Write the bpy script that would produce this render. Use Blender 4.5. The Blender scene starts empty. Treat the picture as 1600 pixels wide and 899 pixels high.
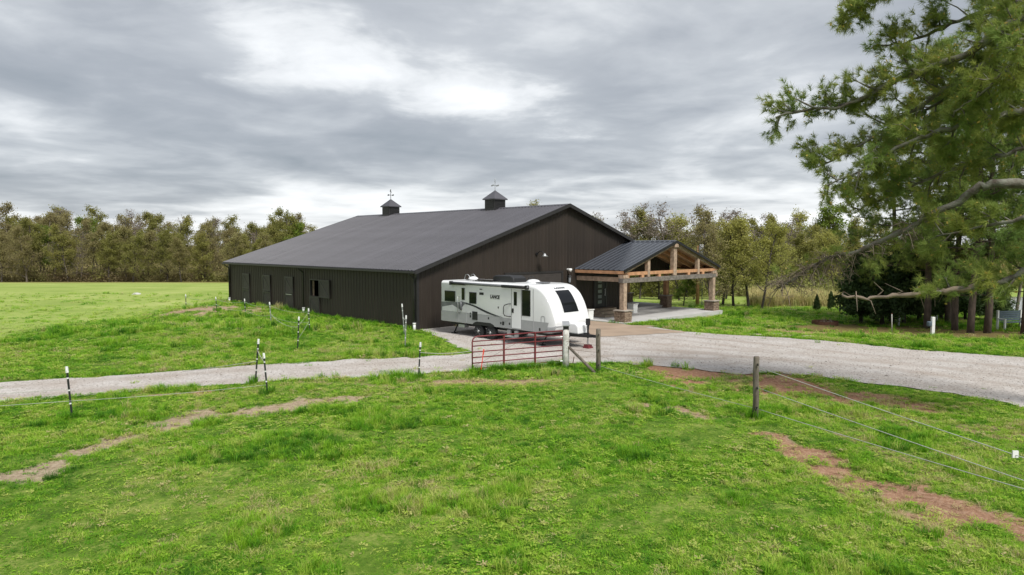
import bpy, bmesh, math, random
import numpy as np
from mathutils import Vector, Matrix, geometry
R = math.radians
random.seed(7); rng = np.random.default_rng(7)
scene = bpy.context.scene
C = scene.collection

# ---------------------------------------------------------------- camera
F, HZ, H = 1067.0, 383.0, 4.5          # focal length and horizon row in photo pixels, eye height (m)
PITCH = math.atan((449.5-HZ)/F)
cam = bpy.data.cameras.new('camera'); cam.sensor_width = 36; cam.lens = 36*F/1600
cam.clip_start = 0.1; cam.clip_end = 3000
co = bpy.data.objects.new('camera', cam); C.objects.link(co)
co.location = (0, 0, H); co.rotation_euler = (math.pi/2-PITCH, 0, 0)
scene.camera = co

# ---------------------------------------------------------------- sky, sun, exposure
SUN_EL, SUN_AZ = 52, 150               # azimuth clockwise from +Y
w = bpy.data.worlds.new('World'); scene.world = w; w.use_nodes = True
def world_nodes():
    nt = w.node_tree; n = nt.nodes; n.clear(); L = nt.links.new
    def N(t, **k):
        a = n.new(t)
        for q, v in k.items(): setattr(a, q, v)
        return a
    def M(op, a, b=None, c=None):
        m = N('ShaderNodeMath', operation=op)
        for i, x in enumerate((a, b, c)):
            if x is None: continue
            if isinstance(x, (int, float)): m.inputs[i].default_value = x
            else: L(x, m.inputs[i])
        return m.outputs[0]
    def MR(x, a, b, c=0., d=1.):
        m = N('ShaderNodeMapRange', interpolation_type='SMOOTHSTEP'); L(x, m.inputs[0])
        for i, v in enumerate((a, b, c, d)): m.inputs[i+1].default_value = v
        return m.outputs[0]
    out = N('ShaderNodeOutputWorld'); bg = N('ShaderNodeBackground'); L(bg.outputs[0], out.inputs[0])
    sky = N('ShaderNodeTexSky', sky_type='NISHITA', sun_disc=False)
    sky.sun_elevation = R(SUN_EL); sky.sun_rotation = R(SUN_AZ)
    tc = N('ShaderNodeTexCoord'); nv = N('ShaderNodeVectorMath', operation='NORMALIZE'); L(tc.outputs['Generated'], nv.inputs[0])
    sp = N('ShaderNodeSeparateXYZ'); L(nv.outputs[0], sp.inputs[0])
    zz = M('ADD', M('MAXIMUM', sp.outputs[2], 0.0), 0.10)
    cb = N('ShaderNodeCombineXYZ'); L(M('DIVIDE', sp.outputs[0], zz), cb.inputs[0]); L(M('DIVIDE', sp.outputs[1], zz), cb.inputs[1])
    def noise(scale, det, rough, dist, off):
        mp = N('ShaderNodeMapping'); L(cb.outputs[0], mp.inputs[0]); mp.inputs['Location'].default_value = off
        t = N('ShaderNodeTexNoise'); L(mp.outputs[0], t.inputs['Vector'])
        t.inputs['Scale'].default_value = scale; t.inputs['Detail'].default_value = det
        t.inputs['Roughness'].default_value = rough; t.inputs['Distortion'].default_value = dist
        return t.outputs[0]
    n1 = noise(0.42, 5, .48, .5, (3.1, 7.7, 0)); n2 = noise(1.15, 6, .5, .5, (1.3, 4.2, 2))
    v = M('ADD', M('MULTIPLY', n1, .56), M('MULTIPLY', n2, .44))
    # the break in the cloud deck, a long opening in the overcast
    sub = N('ShaderNodeVectorMath', operation='SUBTRACT'); L(cb.outputs[0], sub.inputs[0]); sub.inputs[1].default_value = (-.20, 3.12, 0)
    rt = N('ShaderNodeVectorRotate', rotation_type='Z_AXIS'); L(sub.outputs[0], rt.inputs['Vector']); rt.inputs['Angle'].default_value = R(-50)
    sc = N('ShaderNodeVectorMath', operation='MULTIPLY'); L(rt.outputs[0], sc.inputs[0]); sc.inputs[1].default_value = (1/.95, 1/.42, 0)
    ln = N('ShaderNodeVectorMath', operation='LENGTH'); L(sc.outputs[0], ln.inputs[0])
    n3 = noise(2.6, 7, .58, .3, (5.3, 2.2, 4))
    wob = M('ADD', M('MULTIPLY', M('SUBTRACT', n2, .5), 3.6), M('MULTIPLY', M('SUBTRACT', n3, .5), 2.4))
    hole = MR(M('ADD', ln.outputs['Value'], wob), 1.45, -.25)
    v = M('ADD', v, M('MULTIPLY', M('SUBTRACT', n3, .5), .15))
    v = M('ADD', v, M('MULTIPLY', hole, .27))
    low = MR(sp.outputs[2], .13, .02)
    v = M('ADD', v, M('MULTIPLY', low, .15))
    cr = N('ShaderNodeValToRGB'); L(v, cr.inputs[0]); e = cr.color_ramp.elements
    e[0].position = .33; e[0].color = (.235, .265, .30, 1)
    e[1].position = .78; e[1].color = (.92, .935, .95, 1)
    for p, c in ((.47, (.345, .37, .405, 1)), (.545, (.46, .485, .515, 1)), (.62, (.66, .68, .70, 1))):
        x = e.new(p); x.color = c
    sk = N('ShaderNodeMix', data_type='RGBA', blend_type='MULTIPLY'); sk.inputs[0].default_value = 1
    L(sky.outputs[0], sk.inputs[6]); sk.inputs[7].default_value = (.1, .1, .1, 1)
    mx = N('ShaderNodeMix', data_type='RGBA'); mx.inputs[0].default_value = .93
    L(sk.outputs[2], mx.inputs[6]); L(cr.outputs[0], mx.inputs[7])
    L(mx.outputs[2], bg.inputs[0]); bg.inputs[1].default_value = 0.425
world_nodes()
sun = bpy.data.lights.new('sun', 'SUN'); sun.energy = 1.5; sun.angle = R(18); sun.color = (1, .965, .9)
so = bpy.data.objects.new('sun', sun); C.objects.link(so)
sd = Vector((math.sin(R(SUN_AZ))*math.cos(R(SUN_EL)), math.cos(R(SUN_AZ))*math.cos(R(SUN_EL)), math.sin(R(SUN_EL))))
so.rotation_euler = sd.to_track_quat('Z', 'Y').to_euler(); so.location = (20, -20, 40)
vs = scene.view_settings; vs.view_transform = 'Standard'; vs.look = 'None'; vs.gamma = 1; vs.use_curve_mapping = False
vs.exposure = 1.62

# ---------------------------------------------------------------- pixel helpers (photo pixels -> directions)
def ray(u, v):
    d = (v-449.5)/F; c, s = math.cos(PITCH), math.sin(PITCH)
    return ((u-800)/F, c-d*s, -s-d*c)
def G(u, v, z=0.):                      # where the pixel's ray meets the level z
    r = ray(u, v); t = (z-H)/r[2]; return Vector((r[0]*t, r[1]*t, z))
def W(u, v, y):                         # the pixel's ray at distance y
    r = ray(u, v); t = y/r[1]; return Vector((r[0]*t, y, H+r[2]*t))

# ---------------------------------------------------------------- terrain
def ss(a, b, x):
    t = np.clip((x-a)/(b-a), 0, 1); return t*t*(3-2*t)
def vnoise(x, y, s, seed=0):
    x = np.asarray(x)/s; y = np.asarray(y)/s
    xi = np.floor(x).astype(np.int64); yi = np.floor(y).astype(np.int64); fx = x-xi; fy = y-yi
    fx = fx*fx*(3-2*fx); fy = fy*fy*(3-2*fy)
    def hsh(a, b):
        q = (a*374761393 + b*668265263 + seed*974634777) & 0x7fffffff
        q = ((q ^ (q >> 13))*1274126177) & 0x7fffffff
        return ((q ^ (q >> 16)) & 0xffff)/65535.0
    return (hsh(xi, yi)*(1-fx)+hsh(xi+1, yi)*fx)*(1-fy)+(hsh(xi, yi+1)*(1-fx)+hsh(xi+1, yi+1)*fx)*fy
MOUND = G(350, 488)
POND = (56., 66., 24., 16.)
def height(x, y):
    x = np.asarray(x, float); y = np.asarray(y, float)
    z = -.30*ss(-1, 5, x)*ss(31, 40, y) - .25*ss(6, 15, x)*ss(30, 45, y)
    rt = ss(-10, 15, x)
    z = z - 2.6*ss(56, 150, y)*(1-rt) - 1.3*ss(54, 100, y)*rt
    z = z + .42*np.exp(-((x-MOUND.x)/3.2)**2-((y-MOUND.y)/2.0)**2)
    z = z + .22*np.exp(-((y-(33-.12*x))/3.2)**2)*ss(-8, -13, x)      # bank above the track
    q = ((x-POND[0])/POND[2])**2+((y-POND[1])/POND[3])**2
    z = z - 1.6*ss(1.35, .75, q)
    z = z + 5*ss(260, 700, np.hypot(x, y))
    return z
def hz(x, y): return float(height(x, y))

# ---------------------------------------------------------------- mesh helpers
class MB:
    def __init__(s): s.v = []; s.f = []
    def add(s, vs, fs):
        b = len(s.v); s.v += [tuple(p) for p in vs]; s.f += [tuple(b+i for i in q) for q in fs]; return s
    def box(s, x0, x1, y0, y1, z0, z1):
        return s.add([(x0,y0,z0),(x1,y0,z0),(x1,y1,z0),(x0,y1,z0),(x0,y0,z1),(x1,y0,z1),(x1,y1,z1),(x0,y1,z1)],
              [(0,3,2,1),(4,5,6,7),(0,1,5,4),(1,2,6,5),(2,3,7,6),(3,0,4,7)])
    def bar(s, a, b, wd, ht, up=(0,0,1)):           # rectangular bar from a to b
        a = Vector(a); b = Vector(b); d = (b-a).normalized(); u = Vector(up)
        sx = d.cross(u).normalized(); uz = sx.cross(d).normalized()
        P = []
        for c in (a, b):
            for i, j in ((-1,-1),(1,-1),(1,1),(-1,1)): P.append(c+sx*(i*wd/2)+uz*(j*ht/2))
        return s.add(P, [(0,3,2,1),(4,5,6,7),(0,1,5,4),(1,2,6,5),(2,3,7,6),(3,0,4,7)][0:6])
    def tube(s, pts, rad, n=8, caps=True):
        pts = [Vector(p) for p in pts]; m = len(pts)
        if isinstance(rad, (int, float)): rad = [rad]*m
        d0 = (pts[1]-pts[0]).normalized(); ref = Vector((0,0,1)) if abs(d0.z) < .9 else Vector((1,0,0))
        vs = []; fs = []
        sx = d0.cross(ref).normalized()
        for i in range(m):
            d = (pts[min(i+1,m-1)]-pts[max(i-1,0)]).normalized()
            sx = (sx-d*sx.dot(d)).normalized(); sy = d.cross(sx)
            for k in range(n):
                a = 2*math.pi*k/n; vs.append(pts[i]+(sx*math.cos(a)+sy*math.sin(a))*rad[i])
        for i in range(m-1):
            for k in range(n): fs.append((i*n+k, i*n+(k+1)%n, (i+1)*n+(k+1)%n, (i+1)*n+k))
        if caps: fs += [tuple(range(n-1,-1,-1)), tuple((m-1)*n+k for k in range(n))]
        return s.add(vs, fs)
    def prism(s, poly, axis, a, b):                 # polygon extruded along an axis (0 x, 1 y, 2 z)
        def P(p, t):
            q = list(p); q.insert(axis, t); return q
        n = len(poly)
        return s.add([P(p,a) for p in poly]+[P(p,b) for p in poly], [tuple(range(n-1,-1,-1)), tuple(range(n,2*n))]+[(i,(i+1)%n,n+(i+1)%n,n+i) for i in range(n)])
    def mesh(s, name, smooth=False, off=(0,0,0)):
        m = bpy.data.meshes.new(name); ox, oy, oz = off
        m.from_pydata([(p[0]-ox,p[1]-oy,p[2]-oz) for p in s.v], [], s.f)
        bm = bmesh.new(); bm.from_mesh(m); bmesh.ops.recalc_face_normals(bm, faces=bm.faces); bm.to_mesh(m); bm.free()
        if smooth: m.polygons.foreach_set('use_smooth', [True]*len(m.polygons))
        return m
    def build(s, name, mat, parent=None, smooth=False, off=(0,0,0), bevel=0):
        o = bpy.data.objects.new(name, s.mesh(name, smooth, off)); C.objects.link(o); o.data.materials.append(mat)
        if parent: o.parent = parent
        if bevel:
            b = o.modifiers.new('bevel', 'BEVEL'); b.width = bevel; b.segments = 2; b.limit_method = 'ANGLE'
        return o
def link(name, mesh, parent=None, loc=None):
    o = bpy.data.objects.new(name, mesh); C.objects.link(o)
    if parent: o.parent = parent
    if loc is not None: o.location = loc
    return o
def np_mesh(name, V, k, mat):                      # V: (n*k,3) separate k-gons
    n = len(V)//k; m = bpy.data.meshes.new(name)
    m.vertices.add(n*k); m.vertices.foreach_set('co', np.ascontiguousarray(V, dtype=np.float32).ravel())
    m.loops.add(n*k); m.loops.foreach_set('vertex_index', np.arange(n*k, dtype=np.int32))
    m.polygons.add(n); m.polygons.foreach_set('loop_start', np.arange(0, n*k, k, dtype=np.int32))
    m.update(calc_edges=True); m.validate(); m.materials.append(mat); return m
def tag(o, label, cat, group=None):
    o['label'] = label; o['category'] = cat
    if group: o['group'] = group
    return o
def thing(name, label, cat, loc=(0,0,0), rz=0, group=None):
    o = bpy.data.objects.new(name, None); C.objects.link(o); o.empty_display_size = .2
    o.location = loc; o.rotation_euler = (0,0,rz); return tag(o, label, cat, group)

# ---------------------------------------------------------------- materials
def mat(name, col, rough=.7, metal=0., var=.12, scale=6., bump=0., bscale=40., spec=.5, stretch=(1,1,1), col2=None, coat=0., objvar=0.):
    m = bpy.data.materials.new(name); m.use_nodes = True; nt = m.node_tree; n = nt.nodes; L = nt.links.new
    b = n['Principled BSDF']; b.inputs['Roughness'].default_value = rough; b.inputs['Metallic'].default_value = metal
    b.inputs['Specular IOR Level'].default_value = spec; b.inputs['Coat Weight'].default_value = coat
    tc = n.new('ShaderNodeTexCoord'); mp = n.new('ShaderNodeMapping'); mp.inputs['Scale'].default_value = stretch
    L(tc.outputs['Object'], mp.inputs[0])
    t = n.new('ShaderNodeTexNoise'); t.inputs['Scale'].default_value = scale; t.inputs['Detail'].default_value = 6; L(mp.outputs[0], t.inputs['Vector'])
    r = n.new('ShaderNodeValToRGB'); L(t.outputs[0], r.inputs[0])
    c2 = col2 or tuple(c*(1+var) for c in col); c1 = tuple(c*(1-var) for c in col) if not col2 else col
    r.color_ramp.elements[0].position = .33; r.color_ramp.elements[1].position = .67
    r.color_ramp.elements[0].color = (*c1, 1); r.color_ramp.elements[1].color = (*c2, 1)
    cout = r.outputs[0]
    if objvar:
        oi = n.new('ShaderNodeObjectInfo'); mr = n.new('ShaderNodeMapRange'); L(oi.outputs['Random'], mr.inputs[0]); mr.inputs[3].default_value = 1-objvar; mr.inputs[4].default_value = 1+objvar
        mm_ = n.new('ShaderNodeMix'); mm_.data_type = 'RGBA'; mm_.blend_type = 'MULTIPLY'; mm_.inputs[0].default_value = 1; L(r.outputs[0], mm_.inputs[6]); L(mr.outputs[0], mm_.inputs[7]); cout = mm_.outputs[2]
    L(cout, b.inputs['Base Color'])
    if bump:
        t2 = n.new('ShaderNodeTexNoise'); t2.inputs['Scale'].default_value = bscale; t2.inputs['Detail'].default_value = 4; L(mp.outputs[0], t2.inputs['Vector'])
        bp = n.new('ShaderNodeBump'); bp.inputs['Strength'].default_value = bump; bp.inputs['Distance'].default_value = .02
        L(t2.outputs[0], bp.inputs['Height']); L(bp.outputs[0], b.inputs['Normal'])
    return m
def leafmat(name, cols, trans=.35, attr=None, nscale=.6):
    """foliage: colour by object, by clump, or by the instancer's tint"""
    m = bpy.data.materials.new(name); m.use_nodes = True; nt = m.node_tree; n = nt.nodes; L = nt.links.new
    b = n['Principled BSDF']; b.inputs['Roughness'].default_value = .65; b.inputs['Specular IOR Level'].default_value = .25
    r = n.new('ShaderNodeValToRGB')
    if attr:
        a = n.new('ShaderNodeAttribute'); a.attribute_type = 'INSTANCER'; a.attribute_name = attr; L(a.outputs['Fac'], r.inputs[0])
    else:
        oi = n.new('ShaderNodeObjectInfo'); tc = n.new('ShaderNodeTexCoord'); t = n.new('ShaderNodeTexNoise'); t.inputs['Scale'].default_value = nscale; t.inputs['Detail'].default_value = 5
        L(tc.outputs['Object'], t.inputs['Vector'])
        mr = n.new('ShaderNodeMapRange'); L(t.outputs[0], mr.inputs[0]); mr.inputs[1].default_value = .3; mr.inputs[2].default_value = .7
        mx = n.new('ShaderNodeMix'); mx.inputs[0].default_value = .55; L(oi.outputs['Random'], mx.inputs[2]); L(mr.outputs[0], mx.inputs[3])
        L(mx.outputs[0], r.inputs[0])
    e = r.color_ramp.elements; k = len(cols)
    e[0].color = (*cols[0], 1); e[-1].color = (*cols[-1], 1)
    for i in range(1, k-1): x = e.new(i/(k-1)); x.color = (*cols[i], 1)
    L(r.outputs[0], b.inputs['Base Color'])
    tr = n.new('ShaderNodeBsdfTranslucent'); L(r.outputs[0], tr.inputs[0])
    ms = n.new('ShaderNodeMixShader'); ms.inputs[0].default_value = trans
    L(b.outputs[0], ms.inputs[1]); L(tr.outputs[0], ms.inputs[2]); L(ms.outputs[0], n['Material Output'].inputs[0])
    return m
SID = mat('brown_metal_siding', (.0255,.0190,.0148), .55, 0, .16, 1.2, stretch=(1,1,.3), spec=.4, objvar=.10)
ROOF = mat('charcoal_metal_roof', (.064,.062,.073), .45, 0, .14, .6, spec=.55, objvar=.09)
CROOF = mat('black_metal_roof', (.036,.040,.050), .27, 0, .1, 1.2, spec=.9, objvar=.1)
TRIM = mat('dark_trim', (.022,.021,.022), .45, spec=.5)
DOORM = mat('dark_door', (.036,.031,.029), .6, 0, .15, 3)
BLACK = mat('black', (.010,.010,.011), .5)
RUB = mat('rubber', (.016,.016,.017), .8)
GLASS = mat('dark_glass', (.008,.009,.011), .06, 0, 0, spec=.3)
PANE = mat('door_pane_glass', (.20,.22,.24), .08, 0, .1, spec=.8)
STEEL = mat('galvanised', (.42,.43,.44), .4, .7)
WHITE = mat('white_fibreglass', (.70,.71,.72), .28, 0, .02, 2, spec=.5, coat=.3)
WPLAST = mat('white_plastic', (.72,.73,.72), .5, 0, .05)
GREY1 = mat('light_grey_decal', (.31,.315,.325), .35, 0, .03)
GREY2 = mat('mid_grey_decal', (.125,.13,.14), .35, 0, .15, 3)
GREY3 = mat('silver_grey_decal', (.50,.51,.52), .35, 0, .08, 3)
CEDAR = mat('new_cedar', (.46,.25,.135), .7, 0, .22, 3, .25, 30, stretch=(1,1,1))
TIMBER = mat('weathered_timber', (.36,.265,.195), .85, 0, .3, 5, .4, 30)
GTIMB = mat('grey_timber', (.165,.145,.13), .85, 0, .3, 5, .4, 30)
CEIL = mat('ceiling_wood', (.26,.145,.075), .7, 0, .2, 2)
STONE = mat('pillar_stone', (.15,.095,.062), .9, 0, .2, 9, .5, 30, col2=(.33,.25,.19))
CAPST = mat('cap_stone', (.34,.30,.26), .9, 0, .15, 8, .3)
STEPST = mat('step_stone', (.33,.27,.205), .9, 0, .2, 4, .4)
CONC = mat('concrete', (.44,.435,.43), .85, 0, .08, 1.2, .15, 60)
TANC = mat('dusty_apron', (.30,.225,.165), .95, 0, .14, .7, .25, 50)
REDG = mat('red_gate_paint', (.145,.022,.026), .5, 0, .2, 5)
ORANGE = mat('orange_plastic', (.72,.06,.03), .5)
WPAINT = mat('peeling_white_paint', (.36,.34,.31), .8, 0, .1, 7, .3, col2=(.66,.66,.64))
POSTW = mat('old_post_wood', (.085,.070,.055), .95, 0, .3, 12, .6, 40, stretch=(1,1,.2), col2=(.19,.165,.135))
TPOST = mat('dark_t_post', (.025,.030,.028), .6)
ROPE = mat('white_rope', (.36,.37,.32), .8)
WIRE = mat('fence_wire', (.42,.43,.40), .6)
BARK = mat('bark', (.065,.054,.045), .95, 0, .35, 5, .5, 20, stretch=(1,1,.35))
GBARK = mat('grey_bark', (.15,.125,.105), .95, 0, .3, 4, .3, 20)
PBARK = mat('pine_bark', (.085,.063,.050), .95, 0, .35, 6, .7, 14, stretch=(1,1,.4))
LBARK = mat('lichen_limb_bark', (.085,.066,.052), .95, 0, .3, 5, 1., 22, col2=(.20,.20,.165))
DEAD = mat('dead_wood', (.21,.165,.125), .95, 0, .25, 5, .4, 20)
RUST = mat('rusty_iron', (.10,.045,.028), .9, 0, .3, 8)
BLUEG = mat('blue_grey_paint', (.07,.10,.125), .6)
M_TREE = dict(
  brown=leafmat('budding_leaves', [(.240,.205,.098),(.290,.255,.112),(.305,.295,.112)], .5),
  olive=leafmat('olive_leaves', [(.200,.200,.060),(.270,.270,.075),(.330,.300,.095)], .5),
  green=leafmat('fresh_green_leaves', [(.140,.195,.034),(.190,.265,.042),(.235,.290,.058)], .5),
  yellow=leafmat('yellow_green_leaves', [(.310,.325,.080),(.385,.380,.100),(.430,.400,.135)], .5),
  bare=leafmat('twig_buds', [(.20,.165,.135),(.24,.195,.16),(.22,.19,.13)], .3))
NEED = leafmat('pine_needles', [(.105,.185,.055),(.200,.290,.070),(.370,.390,.090)], .5, nscale=.9)
NEEDM = leafmat('pine_needles_far', [(.105,.185,.055),(.190,.280,.068),(.325,.355,.090)], .5, nscale=.5)
POLLEN = leafmat('pollen_cones', [(.34,.24,.06),(.45,.33,.08),(.55,.42,.12)], .3, nscale=2)
CEDN = leafmat('cedar_foliage', [(.036,.066,.024),(.062,.104,.034),(.095,.135,.045)], .35, nscale=.8)
GRASSM = leafmat('grass_blades', [(.042,.145,.008),(.112,.305,.012),(.235,.440,.022),(.405,.510,.085),(.470,.410,.200)], .4, attr='tint')
DRYG = leafmat('dry_grass_blades', [(.42,.34,.16),(.50,.44,.20),(.33,.36,.12)], .3, attr='tint')
PEB = mat('gravel_stone', (.30,.275,.25), .95, 0, .3, 2)

# ---------------------------------------------------------------- ground areas (outlines read off the photo, laid on the ground)
def world_poly(px, z=0.): return [(p.x, p.y) for p in (G(u, v, z) for u, v in px)]
ROAD = world_poly([(-260,652),(0,628),(120,620),(240,608),(330,604),(400,599),(480,594),(560,589),(650,585),(735,581),(800,577),(885,570),(950,566),(1030,571),(1090,578),(1150,585),(1220,583),(1290,590),(1350,599),(1420,606),(1480,614),(1540,624),(1600,636),(1800,680),
   (1900,600),(1700,571),(1600,559),(1500,552),(1400,544),(1300,533),(1220,525),(1130,517),(1065,509),(1030,503)]) \
   + [(6.2, 41.6), (3.9, 44.6), (-4.95, 36.06)] \
   + world_poly([(668,521),(700,535),(738,551),(700,556),(640,559),(540,563),(460,567),(400,571),(300,578),(200,586),(100,592),(0,598),(-260,612)])
def in_poly(P, x, y):
    x = np.asarray(x); y = np.asarray(y); r = np.zeros(x.shape, bool); n = len(P)
    for i in range(n):
        x0, y0 = P[i]; x1, y1 = P[(i+1) % n]
        if y0 == y1: continue
        r ^= ((y0 > y) != (y1 > y)) & (x < (x1-x0)*(y-y0)/(y1-y0)+x0)
    return r
def seg_dist(pl, x, y):
    d = np.full(np.shape(x), 1e9)
    for (ax, ay), (bx, by) in zip(pl[:-1], pl[1:]):
        vx, vy = bx-ax, by-ay; t = np.clip(((x-ax)*vx+(y-ay)*vy)/(vx*vx+vy*vy+1e-9), 0, 1)
        d = np.minimum(d, np.hypot(x-ax-t*vx, y-ay-t*vy))
    return d
# bare strokes: photo polyline, half width in metres, redness, strength
STROKES = [([(40,745),(110,712),(170,690),(250,668)], .58, .08, 1.), ([(250,668),(330,648),(400,640),(480,630),(545,624)], .72, .12, 1.),
  ([(640,603),(700,598),(780,596),(860,594)], .5, .45, .6), ([(1005,634),(1050,638),(1095,650)], .35, .4, .9),
  ([(1080,585),(1140,592),(1200,600),(1250,612)], 1.9, .9, 1.5), ([(1190,585),(1330,612),(1440,636)], 1.1, .8, .8),
  ([(1210,682),(1260,710),(1330,738),(1390,762),(1450,785),(1530,808),(1600,830),(1700,860)], .62, .8, 1.), ([(1290,745),(1400,790),(1500,840)], .35, .7, .6), ([(1240,640),(1330,680),(1450,740)], .5, .7, .45), ([(1170,600),(1240,622)], .7, .95, .8),
  ([(1270,715),(1340,800)], .18, .7, .5), ([(0,633),(80,628),(200,620),(330,612)], .35, .75, .8),
  
  ([(300,492),(340,490),(400,486)], 1.7, .35, 1.), ([(520,535),(560,540),(600,533)], .7, .35, .45), ([(480,512),(530,522)], .5, .4, .5),
  ([(1300,640),(1420,660),(1600,680)], 1.0, .6, .5), ([(420,598),(560,600),(680,612)], .25, .5, .5), ([(740,556),(735,563),(700,566)], .4, .2, .5)]
STROKES = [(world_poly(a), b, c, d) for a, b, c, d in STROKES]+[(world_poly([(1125,517),(1180,520),(1260,523),(1330,526)], -.5), 1.5, .8, .95), (world_poly([(1150,512),(1240,518)], -.5), .9, .6, .6), (world_poly([(1350,538),(1450,545)], -.45), .8, .6, .4)]
STRAW = [(world_poly([(1345,516),(1420,519),(1500,524),(1600,528),(1750,533)], -.45), 5.2)]
def dirt_at(x, y):
    dirt = np.zeros(x.shape); red = np.zeros(x.shape)
    jit = .25+1.25*vnoise(x, y, 1.3, 3)+1.1*(vnoise(x, y, .35, 4)-.5); jit = np.maximum(jit, .08)
    for pl, wd, rd, st in STROKES:
        d = seg_dist(pl, x, y); k = st*1.0*ss(1.25, .55, d/(wd*jit))*(.25+.75*ss(.30, .52, .6*vnoise(x, y, 1.5, 5)+.4*vnoise(x, y, .5, 6))); red = np.where(k > dirt, rd, red); dirt = np.maximum(dirt, k)
    dirt = np.clip(dirt, 0, 1); straw = np.zeros(x.shape)
    for pl, wd in STRAW: straw = np.maximum(straw, ss(1.2, .6, seg_dist(pl, x, y)/(wd*(.45+.5*jit))))
    return dirt, red, straw
ROADNP = ROAD
def road_at(x, y):
    j = .35
    return in_poly(ROADNP, x+j*(vnoise(x, y, .8, 11)-.5)*2, y+j*(vnoise(x, y, .8, 12)-.5)*2)

def field_at(x, y):                      # the smooth open field beyond the rough bank
    e = 1.2*(vnoise(x, y, 3, 51)-.5); return np.maximum(ss(-22.5, -25.5, x+e-.05*(y-40)), ss(53, 58, y+e))
def axis_steps(a, b, lo, hi, st, g=1.16):
    c = list(np.arange(a, b, st)); s = st; x = a; left = []
    while x > lo: s *= g; x -= s; left.append(x)
    s = st; x = c[-1]; right = []
    while x < hi: s *= g; x += s; right.append(x)
    return np.array(left[::-1]+c+right)
def make_ground():
    xs = axis_steps(-34, 36, -1400, 1400, .28); ys = axis_steps(7, 50, -300, 1800, .25)
    X, Y = np.meshgrid(xs, ys); nx, ny = len(xs), len(ys)
    Z = height(X, Y); on = in_poly(ROAD, X, Y); d = seg_dist(ROAD+ROAD[:1], X, Y)
    mic = (.07*(vnoise(X, Y, 2.3, 1)-.5)+.05*(vnoise(X, Y, .7, 2)-.5))*np.where(on, 0, ss(.3, 1.5, d))
    dirt, red, straw = dirt_at(X, Y)
    Z = Z + mic - .03*dirt*np.where(on, 0, ss(.4, 1.6, d)) - np.where(on, .03, 0)
    m = bpy.data.meshes.new('ground'); V = np.stack([X, Y, Z], -1).reshape(-1, 3)
    i = np.arange(nx*ny).reshape(ny, nx); q = np.stack([i[:-1,:-1], i[:-1,1:], i[1:,1:], i[1:,:-1]], -1).reshape(-1, 4)
    m.vertices.add(len(V)); m.vertices.foreach_set('co', V.astype(np.float32).ravel())
    m.loops.add(q.size); m.loops.foreach_set('vertex_index', q.astype(np.int32).ravel())
    m.polygons.add(len(q)); m.polygons.foreach_set('loop_start', np.arange(0, q.size, 4, dtype=np.int32))
    m.update(calc_edges=True); m.polygons.foreach_set('use_smooth', [True]*len(q))
    a = m.attributes.new('mask', 'FLOAT_COLOR', 'POINT')
    field = field_at(X, Y); straw = np.maximum(straw, np.maximum(ss(106, 116, Y)*np.where(X > 42, 0, 1), ss(140, 150, np.hypot(X, Y))))
    col = np.stack([dirt, red, straw, field], -1).reshape(-1, 4); a.data.foreach_set('color', col.astype(np.float32).ravel())
    o = bpy.data.objects.new('ground', m); C.objects.link(o); o['kind'] = 'structure'
    g = bpy.data.materials.new('meadow_ground'); g.use_nodes = True; nt = g.node_tree; n = nt.nodes; L = nt.links.new
    b = n['Principled BSDF']; b.inputs['Roughness'].default_value = .95; b.inputs['Specular IOR Level'].default_value = .1
    tc = n.new('ShaderNodeTexCoord'); at = n.new('ShaderNodeAttribute'); at.attribute_name = 'mask'
    sp = n.new('ShaderNodeSeparateColor'); L(at.outputs['Color'], sp.inputs[0])
    def noi(s, d=6, r=.6):
        t = n.new('ShaderNodeTexNoise'); t.inputs['Scale'].default_value = s; t.inputs['Detail'].default_value = d; t.inputs['Roughness'].default_value = r; L(tc.outputs['Object'], t.inputs['Vector']); return t.outputs[0]
    def ramp(x, st):
        r = n.new('ShaderNodeValToRGB'); L(x, r.inputs[0]); e = r.color_ramp.elements
        e[0].position, e[0].color = st[0][0], (*st[0][1], 1); e[1].position, e[1].color = st[-1][0], (*st[-1][1], 1)
        for p, c in st[1:-1]: k = e.new(p); k.color = (*c, 1)
        return r.outputs[0]
    def mix(f, a_, b_):
        k = n.new('ShaderNodeMix'); k.data_type = 'RGBA'
        L(f, k.inputs[0]); L(a_, k.inputs[6]); L(b_, k.inputs[7]); return k.outputs[2]
    def mth(op, a_, b_):
        k = n.new('ShaderNodeMath'); k.operation = op
        for i_, x in enumerate((a_, b_)):
            if isinstance(x, (int, float)): k.inputs[i_].default_value = x
            else: L(x, k.inputs[i_])
        return k.outputs[0]
    nb = noi(.16, 5); nf = noi(11, 8, .75); nm = noi(1.1, 6)
    lawn = ramp(mth('ADD', mth('MULTIPLY', nm, .5), mth('MULTIPLY', nf, .5)), [(.35,(.036,.075,.010)),(.5,(.100,.175,.020)),(.62,(.25,.28,.075))])
    fld = ramp(mth('ADD', mth('MULTIPLY', nb, .55), mth('MULTIPLY', nf, .45)), [(.36,(.180,.245,.055)),(.5,(.250,.320,.078)),(.64,(.35,.385,.135))])
    drt = ramp(nf, [(.3,(.17,.13,.085)),(.5,(.31,.25,.175)),(.7,(.45,.38,.29))])
    rdd = ramp(nf, [(.3,(.13,.060,.034)),(.5,(.28,.145,.088)),(.72,(.42,.27,.19))])
    stw = ramp(nf, [(.3,(.085,.050,.026)),(.5,(.16,.10,.05)),(.7,(.24,.16,.085))])
    c = mix(at.outputs['Alpha'], lawn, fld)
    c = mix(mth('MULTIPLY', sp.outputs[2], .8), c, stw)
    dd = mix(sp.outputs[1], drt, rdd)
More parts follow.
